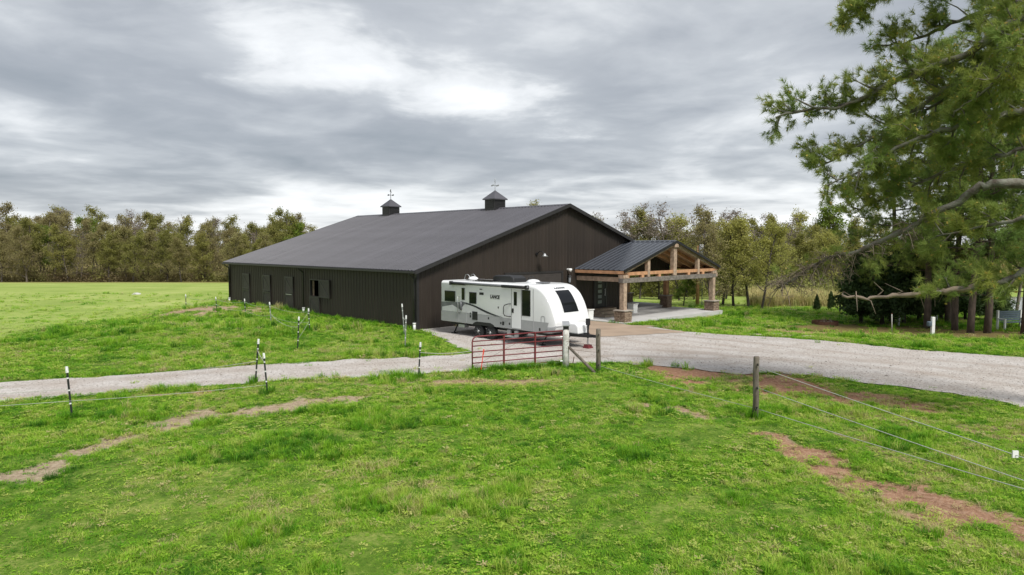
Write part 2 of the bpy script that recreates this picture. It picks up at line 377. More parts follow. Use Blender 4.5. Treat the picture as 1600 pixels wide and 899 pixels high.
    thr = n.new('ShaderNodeMapRange'); L(mth('ADD', sp.outputs[0], mth('MULTIPLY', mth('SUBTRACT', nf, .5), .9)), thr.inputs[0]); thr.inputs[1].default_value = .3; thr.inputs[2].default_value = .6
    c = mix(thr.outputs[0], c, dd); L(c, b.inputs['Base Color'])
    bp = n.new('ShaderNodeBump'); bp.inputs['Strength'].default_value = .7; bp.inputs['Distance'].default_value = .06; L(nf, bp.inputs['Height']); L(bp.outputs[0], b.inputs['Normal'])
    m.materials.append(g)
make_ground()

def sheet(name, poly, mt, lift, step=.5, jitter=0., z=None):
    P = [Vector(p) for p in poly]; B = []
    for a, b in zip(P, P[1:]+P[:1]):
        k = max(1, int((b-a).length/.22))
        for i in range(k): B.append(a+(b-a)*(i/k))
    if jitter:
        B = [p+Vector(((float(vnoise(p.x,p.y,.8,21))-.5)+(float(vnoise(p.x,p.y,.27,23))-.5)*.6, (float(vnoise(p.x,p.y,.8,22))-.5)+(float(vnoise(p.x,p.y,.27,24))-.5)*.6))*jitter for p in B]
    bx = np.array(B); pts = list(B)
    gx, gy = np.meshgrid(np.arange(bx[:,0].min(), bx[:,0].max(), step), np.arange(bx[:,1].min(), bx[:,1].max(), step))
    gx = gx.ravel(); gy = gy.ravel(); bl = [tuple(p) for p in B]
    ok = in_poly(bl, gx, gy) & (seg_dist(bl+bl[:1], gx, gy) > .25)
    pts += [Vector((a, b)) for a, b in zip(gx[ok], gy[ok])]
    n = len(B); r = geometry.delaunay_2d_cdt(pts, [(i, (i+1) % n) for i in range(n)], [list(range(n))], 1, 1e-5)
    v = np.array([tuple(p) for p in r[0]]); zz = height(v[:,0], v[:,1])+lift if z is None else np.full(len(v), z)
    m = bpy.data.meshes.new(name); m.from_pydata([(a[0], a[1], c) for a, c in zip(v, zz)], [], r[2])
    m.polygons.foreach_set('use_smooth', [True]*len(m.polygons)); m.materials.append(mt)
    if m.polygons and m.polygons[0].normal.z < 0: m.flip_normals()
    o = bpy.data.objects.new(name, m); C.objects.link(o); o['kind'] = 'structure'; return o
def gravel_mat():
    g = bpy.data.materials.new('gravel'); g.use_nodes = True; nt = g.node_tree; n = nt.nodes; L = nt.links.new
    b = n['Principled BSDF']; b.inputs['Roughness'].default_value = .95; b.inputs['Specular IOR Level'].default_value = .15
    tc = n.new('ShaderNodeTexCoord')
    def noi(s, d, r=.6):
        t = n.new('ShaderNodeTexNoise'); t.inputs['Scale'].default_value = s; t.inputs['Detail'].default_value = d; t.inputs['Roughness'].default_value = r; L(tc.outputs['Object'], t.inputs['Vector']); return t.outputs[0]
    vo = n.new('ShaderNodeTexVoronoi'); vo.inputs['Scale'].default_value = 20; L(tc.outputs['Object'], vo.inputs['Vector'])
    r = n.new('ShaderNodeValToRGB'); L(vo.outputs['Color'], r.inputs[0])
    e = r.color_ramp.elements; e[0].color = (.20,.185,.172,1); e[1].color = (.58,.55,.53,1)
    r2 = n.new('ShaderNodeValToRGB'); L(noi(.5, 8, .7), r2.inputs[0]); e = r2.color_ramp.elements
    e[0].position = .38; e[0].color = (.34,.285,.24,1); e[1].position = .60; e[1].color = (.49,.46,.44,1)
    mx = n.new('ShaderNodeMix'); mx.data_type = 'RGBA'; mx.inputs[0].default_value = .55; L(r2.outputs[0], mx.inputs[6]); L(r.outputs[0], mx.inputs[7])
    r3 = n.new('ShaderNodeValToRGB'); L(noi(1.7, 8, .75), r3.inputs[0]); e = r3.color_ramp.elements
    e[0].position = .60; e[0].color = (0,0,0,1); e[1].position = .70; e[1].color = (1,1,1,1)
    m2 = n.new('ShaderNodeMix'); m2.data_type = 'RGBA'; L(r3.outputs[0], m2.inputs[0]); L(mx.outputs[2], m2.inputs[6]); m2.inputs[7].default_value = (.24,.175,.135,1)
    ta = n.new('ShaderNodeAttribute'); ta.attribute_name = 'track'; tm_ = n.new('ShaderNodeMath'); tm_.operation = 'MULTIPLY'; tm_.inputs[1].default_value = .55; L(ta.outputs['Fac'], tm_.inputs[0])
    m3 = n.new('ShaderNodeMix'); m3.data_type = 'RGBA'; L(tm_.outputs[0], m3.inputs[0]); L(m2.outputs[2], m3.inputs[6]); m3.inputs[7].default_value = (.27,.225,.19,1)
    L(m3.outputs[2], b.inputs['Base Color'])
    bp = n.new('ShaderNodeBump'); bp.inputs['Strength'].default_value = .8; bp.inputs['Distance'].default_value = .03; L(vo.outputs['Distance'], bp.inputs['Height']); L(bp.outputs[0], b.inputs['Normal'])
    return g
gv = sheet('gravel_driveway', ROAD, gravel_mat(), .012, .3, .45)
def wheel_tracks():
    n = len(gv.data.vertices); q = np.zeros(n*3, np.float32); gv.data.vertices.foreach_get('co', q); q = q.reshape(-1, 3); k = np.zeros(n)
    for pl in ([(1900,640),(1600,598),(1400,572),(1200,556),(1050,545),(960,535),(925,520)], [(1600,580),(1350,560),(1150,538),(1050,525),(1000,515)], [(-260,632),(0,613),(200,599),(400,585),(560,577),(735,567),(850,556),(960,550),(1100,556)]):
        d = seg_dist(world_poly(pl), q[:,0], q[:,1]); k = np.maximum(k, ss(.42, .12, np.abs(d-.85)+.25*(vnoise(q[:,0], q[:,1], .9, 61)-.5))*(.5+.5*vnoise(q[:,0], q[:,1], 2.5, 62)))
    a = gv.data.attributes.new('track', 'FLOAT', 'POINT'); a.data.foreach_set('value', k.astype(np.float32))
wheel_tracks()

# barn frame: near corner of the barn, X along the gable end, Y along the stall side
BC = G(652, 516); BA = R(44.27)
BM = Matrix.Translation(BC) @ Matrix.Rotation(BA, 4, 'Z')
def bw(x, y, z=0.): return BM @ Vector((x, y, z))
apron = [(p.x, p.y) for p in (bw(12.1,-1.2), bw(12.0,-5.2), bw(13.2,-6.4))]+world_poly([(1010,508),(1080,516),(1010,524),(940,530),(915,520)], -.15)
sheet('dirt_apron', apron, TANC, .024, .5, .3)
ov = sheet('pond', [(POND[0]+POND[2]*1.15*math.cos(a), POND[1]+POND[3]*1.15*math.sin(a)) for a in np.linspace(0, 2*math.pi, 40, endpoint=False)], mat('pond_water', (.05,.055,.05), .06, 0, .1, .3, .05, 3, spec=.7), 0, 3, 0, z=-1.75)
slab = MB().box(12.3,24.3,-4.35,-.02,-.75,-.27).build('concrete_slab', CONC); slab.matrix_world = BM; slab['kind'] = 'structure'
slab = MB().box(18.5,24.1,-.02,24.6,-.9,-.08).build('porch_slab', CONC); slab.matrix_world = BM; slab['kind'] = 'structure'

# ---------------------------------------------------------------- barn
BW, BL, RX, RZ, EZ = 23.7, 24.55, 11.85, 7.10, 3.16      # width, length, ridge position and height, roof edge height
SL = (RZ-EZ)/(RX+.35)
def roofz(x): return RZ-abs(x-RX)*SL
def rib_profile(L, pitch, w=.055, hgt=.022):
    k = max(1, round(L/pitch)); p = L/k; out = [(0, hgt)]
    for i in range(k):
        a = i*p; out += [(a+w*.35, hgt), (a+w*.8, 0), (a+p-w*.8, 0), (a+p-w*.35, hgt)]
    out.append((L, hgt)); return out
def wall_panel(x0, L, z0, top, pitch=.3):               # sheet in the XZ plane, ribs towards -Y
    m = MB(); pr = rib_profile(L, pitch); vs = []
    cuts = [p[0] for p in pr]
    for u, o in pr: vs += [(u, -o, z0), (u, -o, top(x0+u))]
    return m.add(vs, [(2*i, 2*i+2, 2*i+3, 2*i+1) for i in range(len(pr)-1)])
barn = thing('barn', 'large dark brown metal barn with low charcoal gable roof and two cupolas', 'barn', BC, BA)
def bpart(name, mb, mt, parent=barn, **k): return mb.build(name, mt, parent, **k)
# stall side (X = 0), open stall window between 10.35 and 11.55
def side_run(y0, y1, n, z0, z1):
    L = (y1-y0)/n; me = wall_panel(0, L, z0, lambda u: z1).mesh('wall_panel'); me.materials.append(SID)
    for i in range(n):
        o = link('wall_panel', me, barn, (0, y0+(i+1)*L, 0)); o.rotation_euler = (0, 0, -math.pi/2)
ZT = roofz(0)-.06
side_run(0, 10.35, 11, -.7, ZT); side_run(11.55, BL, 14, -.7, ZT)
side_run(10.35, 11.55, 1, -.7, 1.2); side_run(10.35, 11.55, 1, 2.28, ZT)
# gable end (Y = 0)
n = 20; L = 18.4/n
for i in range(n):
    o = link('wall_panel', wall_panel(i*L, L, -.8, lambda x: roofz(x)-.06).mesh('wall_panel'), barn, (i*L, 0, 0)); o.data.materials.append(SID)
for i in range(6):
    L2 = (BW-18.4)/6; x0 = 18.4+i*L2
    o = link('wall_panel', wall_panel(x0, L2, 2.55, lambda x: roofz(x)-.06).mesh('wall_panel'), barn, (x0, 0, 0)); o.data.materials.append(SID)
# ridge peak fill where a panel straddles the ridge is covered by the rake trim
bpart('inner_wall', MB().box(18.3,18.4,.03,BL-.03,-.7,4.9), SID)
bpart('rear_gable', MB().prism([(0.02,-.7),(18.3,-.7),(18.3,2.7),(BW,2.7),(BW,ZT-.02),(RX,RZ-.1),(0.02,ZT-.02)], 1, BL, BL+.06), SID)
bpart('floor_slab', MB().box(.1,18.2,.1,BL-.2,-.3,.05), CONC)
bpart('porch_beam', MB().box(BW-.45,BW-.15,.05,BL,2.55,2.9), TIMBER)
# roof panels
n = 28; y0, y1 = -.35, BL+.35; L = (y1-y0)/n
def roof_panel(L, xa, za, xb, zb, pitch, hgt=.022):
    m = MB(); pr = rib_profile(L, pitch, .06, hgt); nx, nz = -(zb-za), (xb-xa); q = math.hypot(nx, nz); nx /= q; nz /= q
    if nz < 0: nx, nz = -nx, -nz
    vs = []
    for u, o in pr: vs += [(xa+nx*o, u, za+nz*o), (xb+nx*o, u, zb+nz*o)]
    return m.add(vs, [(2*i, 2*i+2, 2*i+3, 2*i+1) for i in range(len(pr)-1)])
for xe in (-.35, BW+.35):
    me = roof_panel(L, RX, RZ, xe, EZ, .3, .034).mesh('roof_panel'); me.materials.append(ROOF)
    for i in range(n): link('roof_panel', me, barn, (0, y0+i*L, random.uniform(-.002,.002)))
bpart('roof_deck', MB().prism([(-.33,EZ-.09),(-.33,EZ-.02),(RX,RZ-.02),(BW+.33,EZ-.02),(BW+.33,EZ-.09),(RX,RZ-.10)], 1, y0+.02, y1-.02), TRIM)
bpart('ridge_cap', MB().prism([(RX-.22,RZ-.22*SL+.035),(RX,RZ+.05),(RX+.22,RZ-.22*SL+.035),(RX+.22,RZ-.22*SL+.03),(RX,RZ+.035),(RX-.22,RZ-.22*SL+.03)], 1, y0-.01, y1+.01), ROOF)
for yy in (y0-.03, y1):
    bpart('rake_trim', MB().prism([(-.38,EZ-.2),(-.38,EZ+.02),(RX,RZ+.06),(BW+.38,EZ+.02),(BW+.38,EZ-.2),(RX,RZ-.17)], 1, yy, yy+.03), TRIM)
for xe, d in ((-.35, -1), (BW+.35, 1)):
    bpart('gutter', MB().box(min(xe,xe+d*.12), max(xe,xe+d*.12), y0, y1, EZ-.14, EZ-.035), TRIM)
bpart('corner_trim', MB().box(-.045,.11,-.045,-.030,-.7,ZT-.02).box(-.045,-.030,-.030,.11,-.7,ZT-.02), TRIM)
bpart('corner_trim', MB().box(-.045,-.030,BL-.11,BL+.08,-.7,ZT-.02), TRIM)
for yy in (.12, 12.35, BL-.1):
    d = bpart('downspout', MB().tube([(-.40,yy,EZ-.12),(-.40,yy,EZ-.24),(-.12,yy,EZ-.42),(-.10,yy,EZ-.6),(-.10,yy,.25)], .045, 6), TRIM, smooth=True)
    k = thing('drain_pipe', ['short white drain pipe stub at the barn corner by the travel trailer', 'short white drain pipe stub midway along the stall wall', 'short white drain pipe stub at the far end of the stall wall'][[.12,12.35,BL-.1].index(yy)], 'drain pipe', bw(-.10,yy,hz(*bw(-.1,yy).xy)-.05), BA, 'drain stubs under the downspouts')
    MB().tube([(0,0,-.1),(0,0,.42)], .075, 12).build('pipe', WPLAST, k, True); MB().tube([(0,0,.36),(0,0,.43)], .09, 12).build('collar', WPLAST, k, True)
# stall doors: split doors with Z bracing
def leaf(y0, y1, z0, z1, name='door_leaf', flip=False, x=-.07, par=barn):
    f = bpart(name, MB().box(x,-.026,y0,y1,z0,z1), DOORM, par); t = .09; xx = x-.022
    fr = MB().box(xx,x-.002,y0,y1,z0,z0+t).box(xx,x-.002,y0,y1,z1-t,z1).box(xx,x-.002,y0,y0+t,z0+t,z1-t).box(xx,x-.002,y1-t,y1,z0+t,z1-t)
    a, b = ((y0+t*1.2, z0+t*1.2), (y1-t*1.2, z1-t*1.2)) if not flip else ((y1-t*1.2, z0+t*1.2), (y0+t*1.2, z1-t*1.2))
    fr.bar((xx+.012,a[0],a[1]), (xx+.012,b[0],b[1]), .016, t, up=(0,0,1))
    fr.build('cross_brace', TRIM, f); return f
for i, yc in enumerate((14.45, 17.9, 21.4)):
    leaf(yc-.6, yc+.6, .10, 1.18); leaf(yc-.6, yc+.6, 1.22, 2.36, flip=False)
    bpart('door_latch', MB().box(-.125,-.096,yc-.45,yc+.35,1.13,1.18), STEEL if i == 0 else TRIM)
leaf(10.32, 11.58, .10, 1.17)
s = leaf(8.98, 10.26, 1.17, 2.30, 'open_shutter', x=-.10); s['label'] = 'open upper door leaf folded back on the wall'
bpart('window_frame', MB().box(-.05,.1,10.33,10.39,1.2,2.3).box(-.05,.1,11.51,11.57,1.2,2.3).box(-.05,.1,10.39,11.51,2.24,2.3).box(-.06,.1,10.39,11.51,1.18,1.22), TRIM)
bpart('inner_door_edge', MB().box(.11,.2,11.40,11.46,1.22,2.2), TIMBER)
# overhead door
g = bpart('garage_door', MB().box(6.5,11.4,-.05,-.026,-.3,2.72), DOORM)
for k in range(5): MB().box(6.54,11.36,-.075,-.052,-.28+k*.6,.29+k*.6).build('door_section', DOORM, g, bevel=.01)
MB().box(6.36,6.498,-.09,-.028,-.3,2.85).box(11.402,11.54,-.09,-.028,-.3,2.85).box(6.5,11.4,-.09,-.028,2.722,2.85).build('door_frame', TRIM, g)
# entry door under the carport
e = bpart('entry_door', MB().box(14.85,15.95,-.08,-.026,.22,2.32), BLACK)
for k in range(5): MB().box(15.12,15.52,-.092,-.082,.5+k*.36,.72+k*.36).build('pane', PANE, e)
MB().box(14.70,14.848,-.10,-.028,.2,2.45).box(15.952,16.10,-.10,-.028,.2,2.45).box(14.85,15.95,-.10,-.028,2.322,2.45).build('door_frame', TRIM, e)
MB().tube([(15.84,-.13,1.0),(15.84,-.13,1.5)], .02, 8).box(15.82,15.86,-.13,-.082,1.05,1.09).box(15.82,15.86,-.13,-.082,1.41,1.45).build('handle', STEEL, e)
# cupolas
for yc, b in ((6.7, .52), (19.72, .52)):
    cu = bpart('cupola', MB().box(RX-b,RX+b,yc-b,yc+b,RZ-.5,7.74), TRIM)
    for sx_ in (-1, 1):
        lv = MB()
        for k in range(5):
            z = 7.2+k*.10
            lv.bar((RX+sx_*(b+.012),yc-b+.1,z), (RX+sx_*(b+.012),yc+b-.1,z), .035, .05); lv.bar((RX-b+.1,yc+sx_*(b+.012),z), (RX+b-.1,yc+sx_*(b+.012),z), .035, .05)
        lv.build('louvre', TRIM, cu)
    q = b+.12
    MB().add([(RX-q,yc-q,7.70),(RX+q,yc-q,7.70),(RX+q,yc+q,7.70),(RX-q,yc+q,7.70),(RX-q,yc-q,7.77),(RX+q,yc-q,7.77),(RX+q,yc+q,7.77),(RX-q,yc+q,7.77),(RX,yc,8.4)],
       [(0,3,2,1),(0,1,5,4),(1,2,6,5),(2,3,7,6),(3,0,4,7),(4,5,8),(5,6,8),(6,7,8),(7,4,8)]).build('cupola_roof', ROOF, cu)
    wv = MB().tube([(RX,yc,8.35),(RX,yc,9.12)], .022, 6)
    for a in (0.3, 0.3+math.pi/2):
        dx, dy = math.cos(a)*.27, math.sin(a)*.27; wv.tube([(RX-dx,yc-dy,8.72),(RX+dx,yc+dy,8.72)], .013, 5)
        for t in (-1, 1): wv.box(RX+t*dx-.04,RX+t*dx+.04,yc+t*dy-.04,yc+t*dy+.04,8.68,8.77)
    wv.tube([(RX-.22,yc-.2,9.0),(RX+.26,yc+.24,9.0)], .016, 5); wv.add([(RX+.26,yc+.24,9.0),(RX+.16,yc+.15,9.08),(RX+.16,yc+.15,8.92)], [(0,1,2)])
    wv.prism([(-.16,9.0),(.02,9.0),(.06,9.1),(.12,9.2),(.06,9.22),(0,9.12),(-.1,9.12),(-.17,9.2)], 1, -.012, .012)
    for i in range(len(wv.v)-16, len(wv.v)):
        p = wv.v[i]; c_, s_ = math.cos(.74), math.sin(.74); wv.v[i] = (RX+p[0]*c_-p[1]*s_, yc+p[0]*s_+p[1]*c_, p[2])
    wv.build('weather_vane', STEEL if yc < 10 else TRIM, cu)
# porch posts on stone piers (under the barn's far eave)
def pier(mb_parent, x, y, z0, z1, hw, name='stone_pier'):
    m = MB(); rr = random.Random(int(x*31+y*17)); z = z0
    core = MB().box(x-hw+.05,x+hw-.05,y-hw+.05,y+hw-.05,z0,z1-.01).build(name, STONE, mb_parent)
    while z < z1-.04:
        hh = min(rr.uniform(.09,.17), z1-z)
        for side in range(4):
            t = -hw
            while t < hw-.03:
                ww = min(rr.uniform(.14,.34), hw-t); pz = rr.uniform(0,.035); g_ = .010
                a, b = t+g_, t+ww-g_
                if b-a > .04:
                    if side == 0: m.box(x+a,x+b,y-hw-pz,y-hw+.07,z+g_,z+hh-g_)
                    if side == 1: m.box(x+a,x+b,y+hw-.07,y+hw+pz,z+g_,z+hh-g_)
                    if side == 2: m.box(x-hw-pz,x-hw+.07,y+a,y+b,z+g_,z+hh-g_)
                    if side == 3: m.box(x+hw-.07,x+hw+pz,y+a,y+b,z+g_,z+hh-g_)
                t += ww
        z += hh
    s_ = m.build('stone', STONE, core, bevel=.008); s_['kind'] = 'stuff'
    MB().box(x-hw-.06,x+hw+.06,y-hw-.06,y+hw+.06,z1,z1+.07).build('cap', CAPST, core, bevel=.01)
    return core
for k, yy in enumerate((.0, 3.6, 7.2, 10.8)):
    pier(barn, BW-.32, yy-.1, -.3, .62, .33); bpart('porch_post', MB().box(BW-.47,BW-.17,yy-.25,yy+.05,.69,2.56), CEDAR, bevel=.01)
bpart('downspout', MB().box(BW+.0,BW+.1,-.12,-.02,.7,EZ-.1), TRIM)

# ---------------------------------------------------------------- carport
CX0, CX1, CRX, CRZ, CEZ, CY = 12.75, 24.45, 18.6, 4.76, 2.92, -4.0
off = (18.6, -2.2, -.27)
cp = thing('carport', 'open timber carport with black ribbed metal gable roof on stone piers', 'carport', bw(*off), BA)
def cpart(name, mb, mt, parent=cp, **k): return mb.build(name, mt, parent, off=off, **k)
n = 5; L = -CY/n
for xe in (CX0, CX1):
    m_ = roof_panel(L, CRX, CRZ, xe, CEZ, .4, .045); me = m_.mesh('roof_panel', off=off); me.materials.append(CROOF)
    for i in range(n): link('roof_panel', me, cp, (0, CY+i*L-.02, 0))
csl = (CRZ-CEZ)/(CRX-CX0)
cpart('ridge_cap', MB().prism([(CRX-.2,CRZ-.2*csl+.04),(CRX,CRZ+.06),(CRX+.2,CRZ-.2*csl+.04),(CRX,CRZ+.04)], 1, CY-.03, -.03), CROOF)
cpart('ceiling', MB().prism([(CX0+.05,CEZ-.06),(CRX,CRZ-.06),(CX1-.05,CEZ-.06),(CX1-.05,CEZ-.03),(CRX,CRZ-.03),(CX0+.05,CEZ-.03)], 1, CY+.04, -.03), CEIL)
for sg, xe in ((1, CX0), (-1, CX1)):
    cpart('fascia', MB().box(min(xe,xe+sg*.04), max(xe,xe+sg*.04), CY+.05, -.03, CEZ-.22, CEZ-.035), CEDAR)
    cpart('soffit', MB().box(min(xe+sg*.04,xe+sg*.6), max(xe+sg*.04,xe+sg*.6), CY+.1, -.03, CEZ-.24, CEZ-.20), CEDAR)
    # black rake trim on the front gable
    cpart('rake_trim', MB().bar((xe,CY-.03,CEZ-.03), (CRX+sg*-.0,CY-.03,CRZ-.03), .05, .17), BLACK)
    # top chord of the front truss
    cpart('top_chord', MB().bar((xe+sg*.25,CY+.22,CEZ-.10), (CRX-sg*.15,CY+.22,CRZ-.20), .24, .24), TIMBER, bevel=.008)
    cpart('side_beam', MB().box(xe+sg*.3-.14,xe+sg*.3+.14,CY+.1,-.05,2.20,2.48), TIMBER)
    for k in range(1, 4): cpart('rafter', MB().bar((xe+sg*.3,CY+.22+k*.95,CEZ-.08), (CRX,CY+.22+k*.95,CRZ-.2), .12, .2), CEDAR)
TY = CY+.22
cpart('bottom_chord', MB().box(13.25,23.95,TY-.10,TY+.10,2.60,2.80), CEDAR)
cpart('main_beam', MB().box(12.7,24.05,TY-.17,TY+.17,2.14,2.43), GTIMB, bevel=.012)
for x in (13.3, 14.9, 16.8, 20.4, 22.3, 23.8): cpart('beam_block', MB().box(x-.14,x+.14,TY-.11,TY+.11,2.431,2.598), CEDAR)
cpart('king_post', MB().box(CRX-.19,CRX+.19,TY-.14,TY+.14,2.45,CRZ-.36), TIMBER, bevel=.01)
cpart('peak_block', MB().box(CRX-.22,CRX+.22,TY-.24,TY+.1,CRZ-.42,CRZ-.12), TIMBER, bevel=.01)
for x in (15.55, 21.65): cpart('strut', MB().box(x-.13,x+.13,TY-.125,TY+.125,2.45,CRZ-abs(x-CRX)*csl-.26), TIMBER, bevel=.01)
for x, zz in ((12.98, -.3), (23.75, -.62)):
    cpart('front_post', MB().box(x-.17,x+.17,TY-.165,TY+.165,.42,2.139), TIMBER, bevel=.012)
    # pier is built in barn coordinates, then shifted
    pr_ = pier(None, x, TY, zz, .40, .385)
    for o in [pr_]+list(pr_.children):
        for v_ in o.data.vertices: v_.co -= Vector(off)
    pr_.parent = cp
cpart('knee_block', MB().box(12.72,13.24,TY-.2,TY+.2,2.431,2.64), TIMBER); cpart('knee_block', MB().box(23.5,24.02,TY-.2,TY+.2,2.431,2.64), TIMBER)

# steps, planters and wall lights
st = thing('entry_steps', 'three rough tan stone steps below the black entry door', 'steps', bw(15.4,-.8,-.27), BA)
for k, (a, b, d) in enumerate(((1.35,1.3,1.55),(1.15,1.15,1.12),(.95,1.0,.7))):
    MB().box(-a,b,.8-d,.72,k*.16-.02,k*.16+.15).build('step', STEPST, st, bevel=.025)
PLP = [BM.inverted() @ G(919, 499, -.27), BM.inverted() @ G(988.5, 489, -.27)]
for (x, y), lb in ((tuple(PLP[0].xy), 'square white planter beside the stone steps'), (tuple(PLP[1].xy), 'square white planter behind the stone pier of the carport')):
    p = thing('planter', lb, 'planter', bw(x,y,-.27), BA, 'white planters under the carport')
    MB().prism([(-.22,0),(.22,0),(.27,.62),(-.27,.62)], 1, -.25, .25).build('pot', WPLAST, p, bevel=.02)
    MB().box(-.29,.29,-.29,.29,.60,.66).build('rim', WPLAST, p, bevel=.01)
    MB().box(-.25,.25,-.25,.25,.655,.665).build('soil', POSTW, p)
lamp = thing('barn_lamp', 'gooseneck barn light high on the brown gable above the garage door', 'lamp', bw(9.1,0,3.95), BA)
MB().tube([(0,-.025,0),(0,-.10,0)], .09, 12).build('wall_plate', BLACK, lamp)
MB().tube([(0,-.08,0),(.0,-.3,.16),(.06,-.5,.12),(.12,-.6,-.02)], .025, 8).build('arm', BLACK, lamp, True)
MB().tube([(.12,-.6,.04),(.12,-.6,-.05),(.12,-.6,-.16)], [.05,.09,.24], 14).build('shade', STEEL, lamp, True)
fl = thing('floodlight', 'small white floodlight on the brown gable beside the carport eave', 'floodlight', bw(12.0,0,2.92), BA)
MB().tube([(0,-.025,0),(0,-.12,0)], .06, 10).build('bracket', WPLAST, fl); MB().tube([(0,-.1,.0),(.06,-.32,-.06)], [.07,.12], 12).build('lamp_head', WPLAST, fl, True)
ln = thing('wall_lantern', 'black wall lantern right of the garage door under the white floodlight', 'lantern', bw(12.05,0,2.2), BA)
MB().box(-.07,.07,-.12,-.024,.15,.3).build('bracket', BLACK, ln); MB().tube([(0,-.18,.38),(0,-.18,.30),(0,-.18,.22)], [.02,.13,.15], 6).build('hood', BLACK, ln)
MB().tube([(0,-.18,.22),(0,-.18,-.12)], [.11,.08], 6).build('glass', PANE, ln); MB().tube([(0,-.18,-.12),(0,-.18,-.2)], [.10,.03], 6).build('base', BLACK, ln)

# ---------------------------------------------------------------- travel trailer
TA = R(-45.2); td = Vector((math.cos(TA), math.sin(TA), 0)); tn = Vector((-td.y, td.x, 0))
WP = G(764, 531); HWD = 1.225
TO = WP - td*3.6 + tn*HWD                      # rear centre on the ground; local X forward, -Y is the door side
tr = thing('travel_trailer', 'white travel trailer with grey swoosh decals and dark windows parked by the barn', 'travel trailer', TO, TA)
NOSE = [(0,.66,2.64,1.19),(.05,.64,2.70,1.225),(6.1,.64,2.73,1.225),(6.45,.64,2.71,1.225),(6.75,.64,2.64,1.225),(7.0,.64,2.51,1.222),(7.2,.64,2.34,1.217),(7.38,.64,2.10,1.21),(7.52,.66,1.85,1.20),(7.65,.72,1.55,1.19),(7.74,.80,1.31,1.175),(7.78,.90,1.16,1.16),(7.785,.98,1.08,1.15)]
def ring(X, zb, zt, hw, k=5):
    rt = min(.15, (zt-zb)*.4); rb = min(.05, (zt-zb)*.2); P = []
    for cx, cz, a0, r in ((hw-rt, zt-rt, 0, rt), (-hw+rt, zt-rt, 90, rt), (-hw+rb, zb+rb, 180, rb), (hw-rb, zb+rb, 270, rb)):
        for i in range(k):
            a = R(a0+90*i/(k-1)); P.append((X, cx+r*math.cos(a), cz+r*math.sin(a)))
    return P
def loft(st):
    m = MB(); n = 20; vs = []; fs = []
    for s_ in st: vs += ring(*s_)
    for i in range(len(st)-1):
        for k in range(n): fs.append((i*n+k, i*n+(k+1)%n, (i+1)*n+(k+1)%n, (i+1)*n+k))
    fs += [tuple(range(n)), tuple((len(st)-1)*n+k for k in range(n))]
    return m.add(vs, fs)
def lerp_st(x):
    for a, b in zip(NOSE, NOSE[1:]):
        if a[0] <= x <= b[0]:
            t = (x-a[0])/(b[0]-a[0]); return tuple(p+(q-p)*t for p, q in zip(a, b))
body = loft(NOSE[:4]).build('body', WHITE, tr, True); body.modifiers.new('es', 'EDGE_SPLIT').split_angle = R(35)
def smooth_st(n=22):                            # Catmull-Rom through the nose stations
    S = NOSE[2:]; out = []
    for i in range(1, len(S)-1):
        p0, p1, p2, p3 = S[i-1], S[i], S[i+1], S[min(i+2, len(S)-1)]
        for k in range(3):
            t = k/3; out.append(tuple(.5*(2*b+(-a+c)*t+(2*a-5*b+4*c-d)*t*t+(-a+3*b-3*c+d)*t**3) for a, b, c, d in zip(p0, p1, p2, p3)))
    return out+[NOSE[-1]]
NS = smooth_st()
nose = loft(NS).build('nose_cap', WHITE, tr, True); nose.modifiers.new('es', 'EDGE_SPLIT').split_angle = R(50)
MB().tube([(6.52,-1.23,.66),(6.52,-1.235,2.55)], .012, 6).build('nose_seam', GREY1, nose)
def zt_curve(z):
    for a, b in zip(NS, NS[1:]):
        if a[2] >= z >= b[2]: return a[0]+(b[0]-a[0])*(a[2]-z)/max(1e-6, a[2]-b[2])
    return NS[-1][0]
def nose_patch(z0, z1, w0, w1, lift, n=8):
    m = MB(); vs = []
    for i in range(n+1):
        z = z0+(z1-z0)*i/n; x = zt_curve(z); dx = (zt_curve(z-.03)-zt_curve(z+.03))/.06; q = math.hypot(1, dx); nx, nz = 1/q, dx/q
        w_ = w0+(w1-w0)*i/n
        for y in (-w_, w_): vs.append((x+nx*lift, y, z+nz*lift))
    return m.add(vs, [(2*i, 2*i+1, 2*i+3, 2*i+2) for i in range(n)])
fw = nose_patch(1.52, 2.45, .50, .46, .028).build('front_window', GLASS, nose, True)
nose_patch(1.46, 2.52, .56, .52, .014).build('window_surround', WHITE, fw, True)
S = -HWD                                       # door-side wall
def plate(name, x0, x1, z0, z1, mt, parent=None, t=.012, bev=.01, base=0.):
    return MB().box(x0, x1, S-base-t, S-base+.002, z0, z1).build(name, mt, parent or tr, bevel=bev)
def poly_plate(name, pts, mt, base=.001, t=.004):
    return MB().prism(pts, 1, S-base-t, S-base).build(name, mt, tr)
